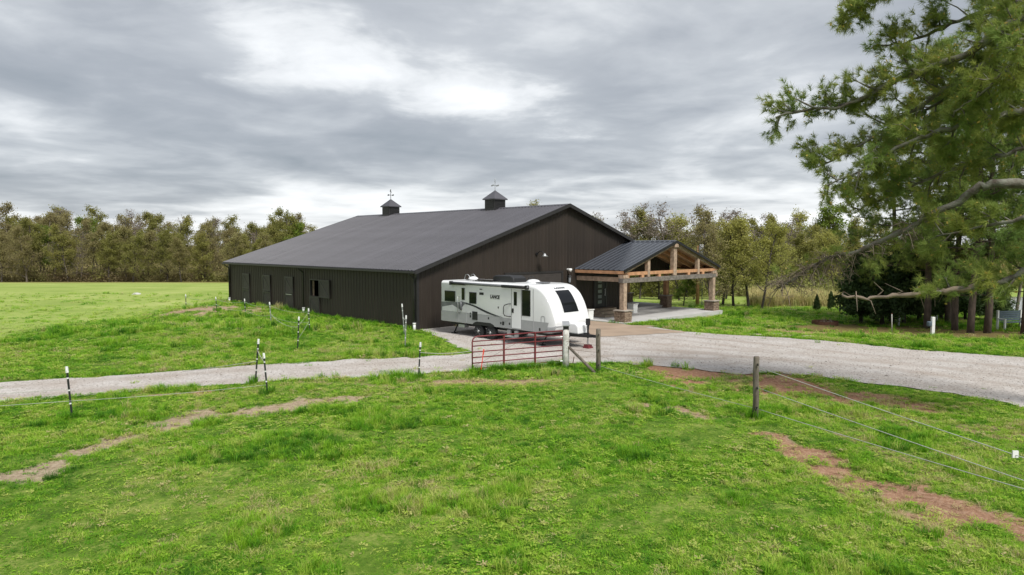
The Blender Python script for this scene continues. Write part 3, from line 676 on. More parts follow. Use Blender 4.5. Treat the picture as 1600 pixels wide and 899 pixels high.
# decals: grey skirt, silver swoosh, darker stripe
poly_plate('skirt_decal', [(.02,.66),(7.1,.66),(7.3,.80),(7.42,1.11),(4.6,1.13),(2.6,1.14),(.02,1.15)][0:7], GREY1)
def spl(a, b, c, d, n=9): return [tuple((1-t)**3*p+3*(1-t)**2*t*q+3*(1-t)*t*t*r+t**3*s_ for p, q, r, s_ in zip(a, b, c, d)) for t in (i/n for i in range(n+1))]
poly_plate('swoosh_decal', [(.02,1.16),(.02,1.62)]+[(1.4,1.66)]+spl((1.7,1.70),(2.6,1.66),(3.2,1.28),(4.4,1.14))+[(4.3,1.142)], GREY2)
poly_plate('silver_decal', [(.10,1.17)]+[(.10,1.36),(.9,1.50),(1.5,1.30),(1.9,1.62)]+spl((2.2,1.58),(2.8,1.5),(3.1,1.25),(4.0,1.16)), GREY3, .006)
poly_plate('stripe_decal', spl((1.9,1.60),(2.7,1.56),(3.2,1.24),(4.6,1.135))+spl((4.55,1.145),(3.3,1.30),(2.8,1.62),(1.95,1.66)), BLACK, .011)
for nm, x0, x1, z0, z1 in (('window',.31,1.14,1.66,2.20),('window',1.63,1.85,1.79,2.39),('window',2.20,2.72,1.65,2.21),('window',5.28,5.49,1.74,2.37)):
    f = plate(nm, x0, x1, z0, z1, BLACK, None, .02, .015); plate('pane', x0+.03, x1-.03, z0+.03, z1-.03, GLASS, f, .024, .006)
d = plate('entry_door', 5.14, 5.74, .70, 2.48, WHITE, None, .014, .02)
dw = plate('window', 5.80, 6.33, 1.31, 2.48, BLACK, None, .02, .015); plate('pane', 5.83, 6.30, 1.34, 2.45, GLASS, dw, .024, .006)
MB().box(5.115,5.135,S-.008,S,.68,2.5).box(5.745,5.765,S-.008,S,.68,2.5).build('door_seal', GREY2, d)
plate('latch', 5.17, 5.28, 1.40, 1.60, BLACK, d, .04)
MB().tube([(5.08,S,1.80),(5.0,S-.09,1.80),(4.74,S-.09,1.72),(4.68,S-.09,1.6),(4.68,S-.09,1.34),(4.76,S-.09,1.24),(5.0,S-.09,1.22),(5.08,S,1.22)], .02, 7).build('grab_handle', BLACK, tr, True)
f = plate('furnace_vent', 2.42, 2.80, .87, 1.28, BLACK, None, .02)
for k in range(6): MB().box(2.45,2.77,S-.034,S-.021,.91+k*.058,.935+k*.058).build('slat', TRIM, f)
plate('speaker', 2.93, 3.23, 2.11, 2.23, BLACK); plate('porch_light', 2.98, 3.12, 2.35, 2.41, GREY2, None, .04)
for nm, x, z, a in (('outlet',2.28,1.16,.05),('outlet',2.28,1.02,.06),('outlet',3.58,1.02,.05),('outlet',4.42,.86,.05),('outlet',4.58,.86,.085),('outlet',5.0,.88,.05),('outlet',4.25,1.58,.045),('outlet',6.9,.78,.06)): plate(nm, x-a*.8, x+a*.8, z-a, z+a, BLACK)
for x0, x1 in ((1.40,1.98),): MB().box(x0,x0+.012,S-.010,S,.70,1.62).box(x1,x1+.012,S-.010,S,.70,1.62).build('hatch_seam', GREY3, tr)
MB().tube([(6.98,S-.006,1.12),(6.98,S-.006,1.33),(7.02,S-.006,1.37),(7.16,S-.006,1.37),(7.2,S-.006,1.33),(7.2,S-.006,1.12)], .008, 5).build('hatch_seam', GREY2, tr)
MB().tube([(1.42,S,1.95),(1.42,S-.08,1.95),(1.42,S-.08,1.15),(1.42,S,1.15)], .022, 7).build('rear_handle', STEEL, tr, True)
MB().tube([(1.62,S-.05,1.72),(1.62,S-.05,1.28)], .05, 8).build('shower_box', GREY2, tr, True)
# awning and roof gear
MB().tube([(.87,S-.10,2.62),(6.25,S-.10,2.60)], .065, 10).build('awning_roll', GREY2, tr, True)
for x in (.87, 6.13): MB().box(x,x+.12,S-.19,S-.002,2.51,2.70).build('awning_end', BLACK, tr, bevel=.02)
for x0, x1 in ((.99,2.0),(4.6,6.13)): MB().tube([(x0,S-.10,2.60),(x1,S-.10,2.60)], .075, 10).build('awning_sleeve', BLACK, tr, True)
ac = MB().prism([(3.05,2.72),(3.05,2.95),(3.2,3.03),(4.2,3.03),(4.45,2.93),(4.5,2.72)], 1, -.45, .45).build('air_conditioner', BLACK, tr, bevel=.05)
for x, y, r_ in ((1.0,.1,.25),(5.2,.15,.32)): MB().tube([(x,y,2.70),(x,y,2.80),(x,y,2.86),(x,y,2.89)], [r_,r_,r_*.7,r_*.2], 16).build('roof_vent', WHITE, tr, True)
for k in range(3): MB().box(1.5+k*.62,2.08+k*.62,-.85,-.15,2.755,2.785).build('solar_panel', GLASS, tr, bevel=.005)
MB().box(5.75,6.25,-.3,.2,2.74,2.79).build('roof_hatch', GREY2, tr, bevel=.02)
MB().tube([(4.75,.3,2.72),(4.75,.3,2.92),(4.95,.3,3.0),(5.1,.3,2.97)], .02, 6).build('antenna', BLACK, tr)
for y in (.45, .85): MB().tube([(-.09,y,.9),(-.09,y,2.75),(.0,y,2.93),(.18,y,2.95),(.30,y,2.85),(.30,y,2.70)], .022, 7).build('ladder_rail', STEEL, tr, True)
for k in range(6): MB().tube([(-.09,.45,1.0+k*.3),(-.09,.85,1.0+k*.3)], .018, 6).build('ladder_rung', STEEL, tr)
# running gear
fr_ = MB()
for y in (-.75, .75): fr_.box(.3,7.3,y-.05,y+.05,.46,.64)
for x in (.6, 1.8, 4.8, 6.2, 7.0): fr_.box(x,x+.06,-.7,.7,.48,.62)
fr_.box(.3,6.6,-.95,.95,.55,.637).build('chassis', BLACK, tr)
MB().prism([(2.42,.64),(2.55,.74),(2.75,.80),(3.7,.80),(3.9,.74),(4.03,.64)], 1, S-.012, S+.3).build('wheel_well', BLACK, tr)
for x in (2.82, 3.66):
    for sy in (-1, 1):
        y = sy*1.08; wl = MB().tube([(x,y-.11,.335),(x,y-.095,.335),(x,y+.095,.335),(x,y+.11,.335)], [.30,.335,.335,.30], 28).build('wheel', RUB, tr, True); wl.modifiers.new('es','EDGE_SPLIT')
        rm = MB().tube([(x,y+sy*.105,.335),(x,y+sy*.118,.335)], [.2,.19], 20)
        rm.build('rim', BLACK, wl); MB().tube([(x,y+sy*.115,.335),(x,y+sy*.15,.335)], [.075,.055], 12).build('hub', STEEL, wl)
        sp_ = MB()
        for k in range(6):
            a = k*math.pi/3; sp_.bar((x+.05*math.cos(a),y+sy*.124,.335+.05*math.sin(a)), (x+.185*math.cos(a),y+sy*.124,.335+.185*math.sin(a)), .012, .035, up=(0,1,0))
        sp_.build('spoke', GREY2, wl)
MB().tube([(3.24,-1.0,.45),(3.24,1.0,.45)], .06, 8).build('axle_beam', BLACK, tr)
MB().box(1.35,1.8,S+.02,S+.3,.42,.56).build('stair_step', STEEL, tr)
MB().box(4.95,5.55,S-.28,S+.05,.30,.345).box(4.98,5.04,S-.15,S+.1,.345,.6).box(5.46,5.52,S-.15,S+.1,.345,.6).build('entry_step', STEEL, tr)
for x, y in ((.6,-.85),(.6,.85),(6.7,-.85),(6.7,.85)):
    MB().bar((x+.3,y,.5), (x,y,.06), .06, .05).box(x-.12,x+.12,y-.12,y+.12,.0,.05).build('stabiliser_jack', BLACK, tr)
# nose underside, propane cover, tongue
poly = [(6.9,.645),(7.5,.665),(7.85,.74),(8.05,.84),(8.17,.94)]
loft([(x, z-.012, 1.03, hw+.008) for x, z, hw in ((7.0,.642,1.222),(7.38,.642,1.21),(7.52,.662,1.20),(7.65,.722,1.19),(7.73,.79,1.177),(7.787,.93,1.155))]).build('nose_skirt', GREY1, nose, True)
MB().bar((6.9,-.72,.55), (8.85,-.03,.55), .08, .12).bar((6.9,.72,.55), (8.85,.03,.55), .08, .12).box(8.75,9.05,-.05,.05,.5,.62).build('tongue', BLACK, tr)
MB().prism([(7.80,.62),(7.80,1.0),(7.9,1.08),(8.2,1.08),(8.34,.97),(8.38,.62)], 1, -.36, .36).build('propane_cover', WHITE, tr, bevel=.05)
MB().box(7.78,8.4,-.4,.4,.58,.622).build('tank_tray', BLACK, tr)
MB().tube([(8.62,0,1.25),(8.62,0,.45)], .045, 10).box(8.55,8.69,-.07,.07,1.02,1.30).build('tongue_jack', BLACK, tr)
MB().tube([(8.62,0,.45),(8.62,0,.16)], .03, 8).build('jack_tube', STEEL, tr)
MB().tube([(8.5,.1,.9),(8.46,.25,1.1),(8.4,.38,1.15),(8.32,.45,1.0),(8.3,.42,.65)], .022, 6).build('cable', BLACK, tr, True)
bk = thing('jack_block', 'dark reddish block under the tongue jack of the travel trailer', 'block', TO+td*8.62, TA)
MB().box(-.17,.17,-.16,.16,0,.08).build('lower_board', REDG, bk, bevel=.01); MB().box(-.13,.13,-.13,.13,.08,.165).build('upper_board', REDG, bk, bevel=.01)
for k, (x, y) in enumerate(((5.9,-.2),(6.7,-.85))):
    tag(MB().box(-.3,.3,-.12,.12,0,.03 if k == 0 else .008).build('levelling_board', DEAD), ['pale board lying on the gravel beneath the trailer floor', 'thin pale board under the front stabiliser jack'][k], 'board').matrix_world = Matrix.Translation(TO+td*(x)+tn*y+Vector((0,0,.0 if k else .012))) @ Matrix.Rotation(TA, 4, 'Z')
def text_mesh(txt, size, ext=.002, sx=1.):
    cu = bpy.data.curves.new('lettering', 'FONT'); cu.body = txt; cu.size = size; cu.extrude = ext; cu.align_x = 'CENTER'; cu.align_y = 'CENTER'; cu.offset = .009
    o = bpy.data.objects.new('lettering', cu); C.objects.link(o); dg = bpy.context.evaluated_depsgraph_get()
    m = bpy.data.meshes.new_from_object(o.evaluated_get(dg)); C.objects.unlink(o); bpy.data.objects.remove(o)
    for v_ in m.vertices: v_.co.x *= sx
    return m
tm = text_mesh('LANCE', .20, .003, 1.0); tm.materials.append(BLACK)
o = link('lettering', tm, tr, (4.02, S-.006, 2.055)); o.rotation_euler = (math.pi/2, 0, 0)
plate('logo_line', 3.69, 4.35, 2.145, 2.153, BLACK, None, .004, 0); plate('logo_line', 3.69, 4.35, 1.957, 1.965, BLACK, None, .004, 0)
tm = text_mesh('LANCE', .14, .004, 1.6); tm.materials.append(GREY2)
o = link('lettering', tm, nose, (zt_curve(2.545)+.02, 0, 2.565)); o.rotation_euler = (R(33), 0, math.pi/2)

# ---------------------------------------------------------------- gate, wooden posts and fence lines
def post_px(u0, v0, u1, v1):                     # base and top from the photo, base on the ground
    b = G(u1, v1); b.z = hz(b.x, b.y); t = W(u0, v0, b.y); return b, t
g0, g1 = G(738, 581), G(881, 568); gd = (g1-g0); GL = gd.length; ga = math.atan2(gd.y, gd.x)
gt = thing('gate', 'red tubular steel farm gate of seven rails across the gravel', 'gate', g0, ga)
GH = 1.25; zs = [.10, .30, .50, .70, .91, 1.08]
MB().tube([(0,0,.06),(0,0,1.05),(.03,0,1.16),(.10,0,1.23),(.2,0,GH),(GL-.05,0,GH)], .027, 8).tube([(GL-.05,0,.08),(GL-.05,0,GH)], .025, 8).build('frame', REDG, gt, True)
for z in zs: MB().tube([(0,0,z),(GL-.05,0,z)], .021, 7).build('rail', REDG, gt, True)
for k in (.33, .67): MB().box(GL*k-.025,GL*k+.025,-.035,.035,.06,GH).build('upright', REDG, gt)
MB().tube([(.05,-.045,.2),(GL*.6,-.045,1.15)], .005, 5).build('brace_rod', RUST, gt)
wp = thing('gate_post', 'thick white painted wooden gate post with peeling paint and a dark cap', 'post', G(884,575))
MB().tube([(0,0,-.1),(0,0,.5),(.005,0,1.1),(0,0,1.42)], [.125,.115,.118,.11], 12).build('post', WPAINT, wp, True)
MB().box(-.10,.10,-.09,.09,1.40,1.56).build('charger_box', BLACK, wp, bevel=.02); MB().add([(-.13,-.13,1.55),(.13,-.13,1.55),(.13,.13,1.68),(-.13,.13,1.68),(-.13,-.13,1.58),(.13,-.13,1.58),(.13,.13,1.71),(-.13,.13,1.71)], [(0,3,2,1),(4,5,6,7),(0,1,5,4),(1,2,6,5),(2,3,7,6),(3,0,4,7)]).build('solar_cap', STEEL, wp)
for z in (.25, 1.15): MB().tube([(-.2,0,z),(-.08,0,z)], .02, 6).build('hinge', STEEL, wp)
W0 = wp.location
p934, t934 = post_px(934.5, 514, 934.5, 583)
def wood_post(name, label, b, top, r, rz=0):
    o = thing(name, label, 'post', b, rz); hgt = top.z-b.z
    MB().tube([(0,0,-.15),(.01,0,hgt*.35),(-.008,.006,hgt*.7),(0,0,hgt-.03),(0,0,hgt)], [r*1.05,r,r*.97,r*.97,r*.8], 10).build('post', POSTW, o, True)
    for z in (.3, .82, hgt-.2): MB().tube([(-.0,-r-.03,z-.03),(0,-r-.03,z+.03)], .018, 6).box(-.012,.012,-r-.03,-r+.02,z-.01,z+.01).build('insulator', BLACK, o)
    return o
wood_post('fence_post', 'weathered round wooden fence post beside the white gate post', p934, t934, .085)
p1178, t1178 = post_px(1178.5, 557, 1180, 654)
wood_post('fence_post', 'weathered square wooden fence post in the grass before bare red soil', p1178, t1178, .075)
pR = Vector((8.35, 9.2, 0)); pR.z = hz(pR.x, pR.y)
wood_post('fence_post', 'weathered wooden fence post holding the near end of the white wires', pR, pR+Vector((0,0,1.6)), .08)
tag(MB().tube([W0+Vector((.08,-.02,.80)), p934+Vector((-.12,-.1,.02))], [.05,.055], 9).build('brace_pole', POSTW, None, True), 'slanting wooden brace pole leaning on the white gate post', 'brace pole')
tag(MB().tube([G(894,571)+Vector((0,0,-.05)), G(894,571)+Vector((.07,0,.32))], .018, 6).build('iron_stake', RUST, None), 'short leaning dark iron stake beside the white gate post', 'stake')
s0 = G(750.5, 585); s1 = W(756, 546, s0.y)
sk_ = thing('step_in_post', 'thin bright orange plastic stake standing before the red gate', 'stake', s0)
MB().tube([(0,0,-.05), (s1-s0)*.5, (s1-s0)], [.014,.016,.018], 6).build('shaft', ORANGE, sk_)
MB().box(-.05,.05,-.02,.02,.02,.10).build('foot_tread', ORANGE, sk_); MB().bar((s1-s0)*.78, (s1-s0)*1.0, .045, .03, up=(0,1,0)).build('clip', ORANGE, sk_)

def rope(name, label, pts, r, mt, sag=.12, n=10, group=None):
    P = []
    for a, b in zip(pts[:-1], pts[1:]):
        for i in range(n):
            t = i/n; p = a.lerp(b, t); p.z -= sag*4*t*(1-t); P.append(p)
    P.append(pts[-1]); return tag(MB().tube(P, r, 5).build(name, mt, None, True), label, 'wire', group)
def at(b, z): return Vector((b.x, b.y-.10, b.z+z))
for z, zn, nm in ((1.37,1.15,'top'),(.83,.83,'middle'),(.28,.78,'lowest')):
    rope('fence_wire', f'{nm} white fence wire running to the square wooden post in the grass', [at(pR, zn), at(p1178, z)], .0075, WIRE, .02, group='white wires on the wooden posts')
a_, b_ = at(pR, 1.15), at(p1178, 1.37); q = W(1594, 714, 10.5); t_ = .185
tq = a_.lerp(b_, t_)
tag(MB().box(-.045,.045,-.012,.012,-.055,.055).build('wire_flag', WPLAST), 'small white tag hanging on the top fence wire', 'tag').location = tq
for z, nm in ((.28,'lowest'),(.62,'upper')):
    rope('fence_wire', f'{nm} thin wire between the two weathered wooden posts over the red soil', [at(p1178, z), at(p934, z)], .004 if z > .5 else .006, WIRE if z < .5 else RUST, .03, group='wires between the wooden posts')
for z in (.75, 1.0): rope('fence_wire', f'{"lower" if z<.9 else "upper"} dark wire from the white gate post to the round wooden post', [at(p934, z), W0+Vector((.0,-.1,z))], .006, RUST, .03, group='wires at the gate post')
TP = [((104,573,113,655), 'dark striped T-post leaning in the grass below the gravel track, farthest from the gate'),
 ((404,530,399,599), 'dark striped T-post at the track edge with its neighbour leaning against it'), ((412,552,418,615), 'shorter dark striped T-post leaning beside another across the grass verge'),
 ((290,460,291,483), 'dark T-post left standing at the outer end of the dirt mound'), ((337,464,339,491), 'dark T-post on the dirt mound near the barn'),
 ((382,467,384,496), 'dark T-post between the dirt mound and the nearest stall door'), ((421,472,424,509), 'dark T-post on the slope below the stall door with a pale latch'),
 ((467,495,465,548), 'dark T-post with white bands on the slope below the open stall window'), ((482,482,484,521), 'dark T-post close to the wall under the open stall window'),
 ((628,475,632,524), 'grey T-post hung with insulators by the barn corner, taller of the pair'), ((634.5,493,633,543), 'pale T-post on the grass before the barn corner, shorter of the pair'),
 ((657,535,654,591), 'dark T-post with white top between the track and the red gate')]
tpos = []
for (u0,v0,u1,v1), lb in TP:
    b, t = post_px(u0, v0, u1, v1); d = t-b; o = thing('t_post', lb, 'fence post', b, 0, 'steel T-posts of the rope fence')
    hgt = d.length; lean = d.normalized()
    m = MB().bar(-lean*.15, lean*(hgt-.1), .05, .012, up=(0,1,0)).bar(-lean*.15+Vector((0,-.018,0)), lean*(hgt-.1)+Vector((0,-.018,0)), .012, .036, up=(0,1,0))
    m.build('post', TPOST if 'grey' not in lb and 'pale' not in lb else STEEL, o)
    MB().tube([lean*(hgt-.16), lean*hgt], [.038,.032], 8).build('cap', WPLAST, o)
    for k in ((.3,.55,.78) if hgt > 1.1 else (.4,.75)):
        MB().tube([lean*(hgt*k-.018)+Vector((0,-.01,0)), lean*(hgt*k+.018)+Vector((0,-.01,0))], .028, 8).build('insulator', WPLAST, o)
    tpos.append((b, lean, hgt))
def tp(i, k): b, l, h_ = tpos[i]; p = b+l*(h_*k); return Vector((p.x, p.y-.04, p.z))
farL = Vector((-19.5, 15.2, 0))
rg = 'ropes of the T-post fence'
rope('fence_rope', 'white rope low across the grass between leaning T-posts below the track', [farL+Vector((0,0,.45)), tp(0,.35), tp(2,.22)], .0065, ROPE, .04, group=rg)
rope('fence_rope', 'thin white rope along the near edge of the gravel track to the leaning pair', [farL+Vector((-1,2.,.35)), tp(0,.58)], .006, ROPE, .05, group=rg)
rope('fence_rope', 'slack white rope tying the leaning T-post pair together', [tp(1,.75), tp(2,.8)], .010, ROPE, .03, group=rg)
rope('fence_rope', 'white rope running out along the track from the leaning T-post pair', [W(0,608,31), tp(1,.5)], .008, ROPE, .12, group=rg)
for k, nm in ((.85,'upper'),(.4,'lower')):
    rope('fence_rope', f'{nm} sagging white rope strung past the dirt mound along the stall doors', [tp(3,k), tp(4,k), tp(5,k), tp(6,k), tp(8,k)], .007, ROPE, .16, group=rg)
for k, nm in ((.85,'upper'),(.45,'lower')):
    rope('fence_rope', f'{nm} white rope between the two T-posts under the open stall window', [tp(8,k), tp(7,k-.1)], .007, ROPE, .05, group=rg)
rope('fence_rope', 'white rope hanging from the slope T-post back to the stall door', [tp(6,.5), tp(7,.7)], .010, ROPE, .22, group=rg)
rope('fence_rope', 'white rope sagging from the white-topped T-post to the red gate', [tp(11,.72), g0+Vector((0,-.04,.75))], .011, ROPE, .06, group=rg)
rope('fence_rope', 'knotted rope between the pair of T-posts by the barn corner', [tp(9,.6), tp(10,.85)], .012, ROPE, .04, group=rg)

# ---------------------------------------------------------------- small things on the right lawn
def gz(u, v, z=-.45):
    p = G(u, v, z)
    for _ in range(4): p = G(u, v, hz(p.x, p.y))
    return p
up = thing('utility_pole', 'tan wooden utility pole with grey transformer behind the carport', 'utility pole', gz(1089.5, 479))
MB().tube([(0,0,-.3),(0,0,3),(0,0,5.0)], [.145,.13,.11], 10).build('pole', CEDAR, up, True)
MB().tube([(.22,-.15,4.15),(.22,-.15,4.20),(.22,-.15,5.05),(.22,-.15,5.10)], [.15,.19,.19,.14], 14).build('transformer', GREY3, up, True); MB().tube([(.22,-.15,5.08),(.22,-.15,5.25)], .04, 8).build('bushing', TRIM, up)
MB().tube([(.38,0,-.2),(.36,0,3.4)], .03, 6).build('conduit', BLUEG, up)
fp = gz(1289, 507); fr = thing('fire_ring', 'low rusty iron fire ring on the lawn with ash and sticks', 'fire ring', fp)
MB().tube([(0,0,0),(0,0,.22)], .78, 28, False).tube([(0,0,0),(0,0,.22)], .74, 28, False).build('ring', RUST, fr)
mm = MB()
for k in range(26):
    a = random.uniform(0,6.28); r_ = random.uniform(0,.55); p = Vector((r_*math.cos(a), r_*math.sin(a), .05)); e_ = Vector((random.uniform(-.35,.35), random.uniform(-.35,.35), random.uniform(.1,.42)))
    mm.tube([p, p*.4+e_], [.025,.01], 5)
mm.build('sticks', DEAD, fr)
for (u0,v0,u1,v1), lb, mt, r_ in (((1393.5,490,1393.5,520),'slender rust topped white stake on the lawn before the cedars',WPAINT,.03),((1407,483,1404,509),'leaning white stake beside the dark cedars',WPLAST,.055),((1464,493,1464,504),'white stake among the pine trunks',WPLAST,.045)):
    b = gz(u1, v1); t = W(u0, v0, b.y); o = thing('marker_stake', lb, 'stake', b); MB().tube([(0,0,-.1), (t-b)*.8, t-b], [r_,r_,r_*.7], 8).build('stake', mt, o, True); MB().tube([(t-b)*.97, (t-b)*1.01], r_*1.15, 8).build('cap', RUST if mt is WPAINT else WPLAST, o)
mp_ = thing('meter_post', 'short white post carrying a grey meter box beside a pine trunk', 'post', gz(1457, 523))
MB().box(-.085,.085,-.07,.07,-.1,.95).build('post', WPLAST, mp_, bevel=.015); MB().tube([(-.24,-.08,.45),(-.24,-.08,.50),(-.24,-.08,.68),(-.24,-.08,.72)], [.1,.13,.13,.1], 12).build('meter_box', BLUEG, mp_); MB().box(-.22,-.08,-.03,.03,.5,.56).build('bracket', STEEL, mp_)
bp_ = gz(1576, 514); bn = thing('garden_bench', 'blue-grey slatted bench with white frame by the pond beyond the pines', 'bench', bp_, R(12))
for z in range(5): MB().box(-.75,.75,-.02,.02,.5+z*.12,.6+z*.12).build('back_slat', BLUEG, bn)
for z in range(3): MB().box(-.75,.75,-.5+z*.16,-.36+z*.16,.42,.45).build('seat_slat', BLUEG, bn)
for x in (-.82, .82):
    MB().box(x-.05,x+.05,-.05,.05,-.1,1.12).build('rear_leg', WPLAST, bn); MB().box(x-.05,x+.05,-.52,-.44,-.1,.65).build('front_leg', WPLAST, bn); MB().box(x-.05,x+.05,-.53,-.051,.60,.66).build('armrest', WPLAST, bn)
for (u,v), lb, c_ in (((240,424), 'pale fallen tree trunk at the foot of the woods across the field', 5.),):
    p = gz(u, 431, -2); o = thing('fallen_log', lb, 'log', p+Vector((0,0,.3)))
    MB().tube([(-c_,0,.9),(-c_*.3,.2,1.2),(c_*.3,0,1.0),(c_,.3,1.5)], [.22,.2,.15,.08], 7).build('trunk', DEAD, o, True)
    MB().tube([(0,0,1.1),(.5,-.3,2.0),(1.6,-.2,2.4)], [.1,.07,.03], 6).tube([(-2,0,1.0),(-2.4,.1,-.6)], [.1,.09], 6).tube([(2.4,.1,1.2),(2.5,.1,-.6)], [.09,.08], 6).build('limb', DEAD, o, True)
rk = gz(213, 460.5, -.5); o = thing('flat_rock', 'flat pale rock lying alone in the open field', 'rock', rk)
mm = MB().tube([(0,0,-.05),(0,0,.1),(0,0,.17)], [.34,.28,.14], 9)
mm.v = [(x*1.2+random.uniform(-.08,.08), y+random.uniform(-.08,.08), z) for x, y, z in mm.v]; mm.build('stone', CONC, o)
for k, (u, v) in enumerate(((1215,523),(1232,526),(1180,524),(1262,527))):
    p = gz(u, v); mm = MB().tube([(0,0,-.03),(0,0,.05),(0,0,.08)], [.3,.26,.15], 7); mm.v = [(x*1.5+random.uniform(-.06,.06), y+random.uniform(-.06,.06), z) for x, y, z in mm.v]
    tag(mm.build('flat_stone', STEPST), 'flat pale stone at the edge of the gravel on bare red soil', 'stone', 'stones at the gravel edge').location = p

# ---------------------------------------------------------------- trees
def unit(r): 
    v = r.normal(size=3); return v/np.linalg.norm(v)
def leaves(pts, size, r, elong=1.4):
    P = np.asarray(pts); n = len(P); a = r.normal(size=(n,3)); a /= np.linalg.norm(a,axis=1)[:,None]; b = r.normal(size=(n,3)); b -= a*(a*b).sum(1)[:,None]; b /= np.linalg.norm(b,axis=1)[:,None]
    s_ = (size*r.uniform(.6,1.3,n))[:,None]; a = a*s_*.5*elong; b = b*s_*.5
    return np.stack([P-a, P+b, P+a, P-b], 1).reshape(-1,3)
def deciduous(seed, hgt, wid, bole, leaf_n, leaf_s, lm, bark, droop=0., spread=.9):
    r = np.random.default_rng(seed); mb = MB(); tips = []
    def branch(p, d, ln, rad, lev):
        k = 4 if lev < 2 else 3; pts = [Vector(p)]; rads = [rad]; d = Vector(d)
        for i in range(k):
            d = (d+Vector(unit(r))*(.16 if lev == 0 else .28)+Vector((0,0,.10 if lev else .05))).normalized(); pts.append(pts[-1]+d*(ln/k)); rads.append(rad*(1-.75*(i+1)/k) if lev else rad*(1-.6*(i+1)/k))
        mb.tube(pts, rads, (7,5,4,3)[lev], False)
        if lev >= 2: tips.extend(pts[1:])
        if lev == 3: return
        if lev >= 1: tips.append(pts[-1])
        nch = (15,8,7)[lev]
        for j in range(nch):
            t = (bole+(1-bole)*(j+r.uniform(0,1))/nch) if lev == 0 else r.uniform(.25,1); x = t*k; i = min(int(x), k-1); q = pts[i].lerp(pts[i+1], x-i)
            az = r.uniform(0,6.283) if lev else j*2.4+r.uniform(-.4,.4)
            dd = (pts[i+1]-pts[i]).normalized(); side = Vector((math.cos(az), math.sin(az), r.uniform(-.1,.4))) if lev == 0 else Vector(unit(r))
            nd = (dd*(.55 if lev == 0 else .7)+side*spread).normalized()
            l2 = (wid*(1.1-.65*((t-bole)/(1-bole+1e-6))**1.3)*r.uniform(.75,1.15)) if lev == 0 else ln*r.uniform(.35,.6)
            branch(q, nd, l2, max(.012, rads[i]*(.45 if lev == 0 else .5)), lev+1)
    branch((0,0,-.2), (0,0,1), hgt, hgt*.016, 0)
    T = np.array([tuple(t) for t in tips]); idx = r.integers(0, len(T), leaf_n); P = T[idx]+r.normal(size=(leaf_n,3))*np.array([.26,.26,.24])*(hgt/12)
    zmax = T[:,2].max()
    tm_ = mb.mesh('trunk', True); tm_.materials.append(bark)
    return tm_, np_mesh('crown', leaves(P, leaf_s, r), 4, lm)
PROTO = {}
for key, args in {
  'brown1': (11, 12, 3.6, .10, 8600, 0.155, 'brown', BARK), 'brown2': (12, 12, 3.2, .10, 7200, 0.155, 'brown', GBARK), 'brown3': (13, 12, 4.0, .12, 9400, 0.15, 'brown', BARK),
  'olive1': (21, 12, 3.6, .10, 8800, 0.16, 'olive', BARK), 'olive2': (22, 12, 3.3, .07, 9600, 0.16, 'olive', BARK), 'green1': (31, 12, 3.4, .08, 10000, 0.165, 'green', BARK),
  'yellow1': (41, 11, 3.2, .22, 6800, 0.14, 'yellow', BARK), 'yellow2': (42, 11, 2.9, .2, 6000, 0.14, 'yellow', BARK), 'yellow3': (43, 11, 3.0, .06, 8000, 0.15, 'olive', BARK),
  'bare1': (51, 12, 3.6, .3, 1400, .16, 'bare', GBARK), 'bare2': (52, 12, 3.1, .28, 1000, .16, 'bare', GBARK)}.items():
    a = list(args); a[6] = M_TREE[a[6]]; PROTO[key] = deciduous(*a)
def tree(key, x, y, sc, label, group, name='deciduous_tree', sz=None, rz=None):
    o = thing(name, label, 'tree', (x, y, hz(x, y)), random.uniform(0,6.28) if rz is None else rz, group); s2 = sz or sc*random.uniform(.92,1.1)
    o.scale = (sc, sc, s2); a, b = PROTO[key]; link('trunk', a, o); link('crown', b, o); return o
KD = {'brown':'brownish budding','olive':'olive leafing','green':'fresh green leafy','yellow':'yellow-green leafing','bare':'bare grey twiggy'}
# woods across the open field
RANK = ['at the field edge of the woods across the field', 'in the second rank of the woods across the field', 'in the middle ranks of the woods across the field', 'rising behind the middle of the woods across the field', 'at the back of the woods across the field']
for row, (dist, n_, top) in enumerate(((118,17,8.6),(124,17,9.8),(131,17,11.2),(139,18,12.6),(150,18,13.6))):
    for i in range(n_):
        u = -130+(i+random.uniform(-.3,.3))*(640/n_); x = (u-800)/F*dist; y = dist+random.uniform(-2.5,2.5)
        taper = 1-.13*max(0,min(1,(u-60)/330))
        pick = random.choices(['brown1','brown2','brown3','olive1','olive2','green1','bare1','bare2'], [4,4,3,5,4,1.0 if row<2 else 1.6,.5+row*.8,.5+row*.8])[0]
        if row == 2 and i in (6,): pick = 'green1'
        kk = ''.join(c for c in pick if c.isalpha()); sc = top*taper*random.uniform(.9,1.12)/12.6
        tree(pick, x, y, sc*1.12, f'{KD[kk]} tree {RANK[row]}', f'{kk} trees {RANK[row]}', sz=sc)
for u, dist, hh, k in ((452,120,11.6,'olive2'),(470,118,9.5,'green1'),(435,126,10,'olive1')):
    tree(k, (u-800)/F*dist, dist, hh/12, 'tall leafy tree rising just past the barn roof edge at the woods', 'trees at the end of the woods behind the barn')
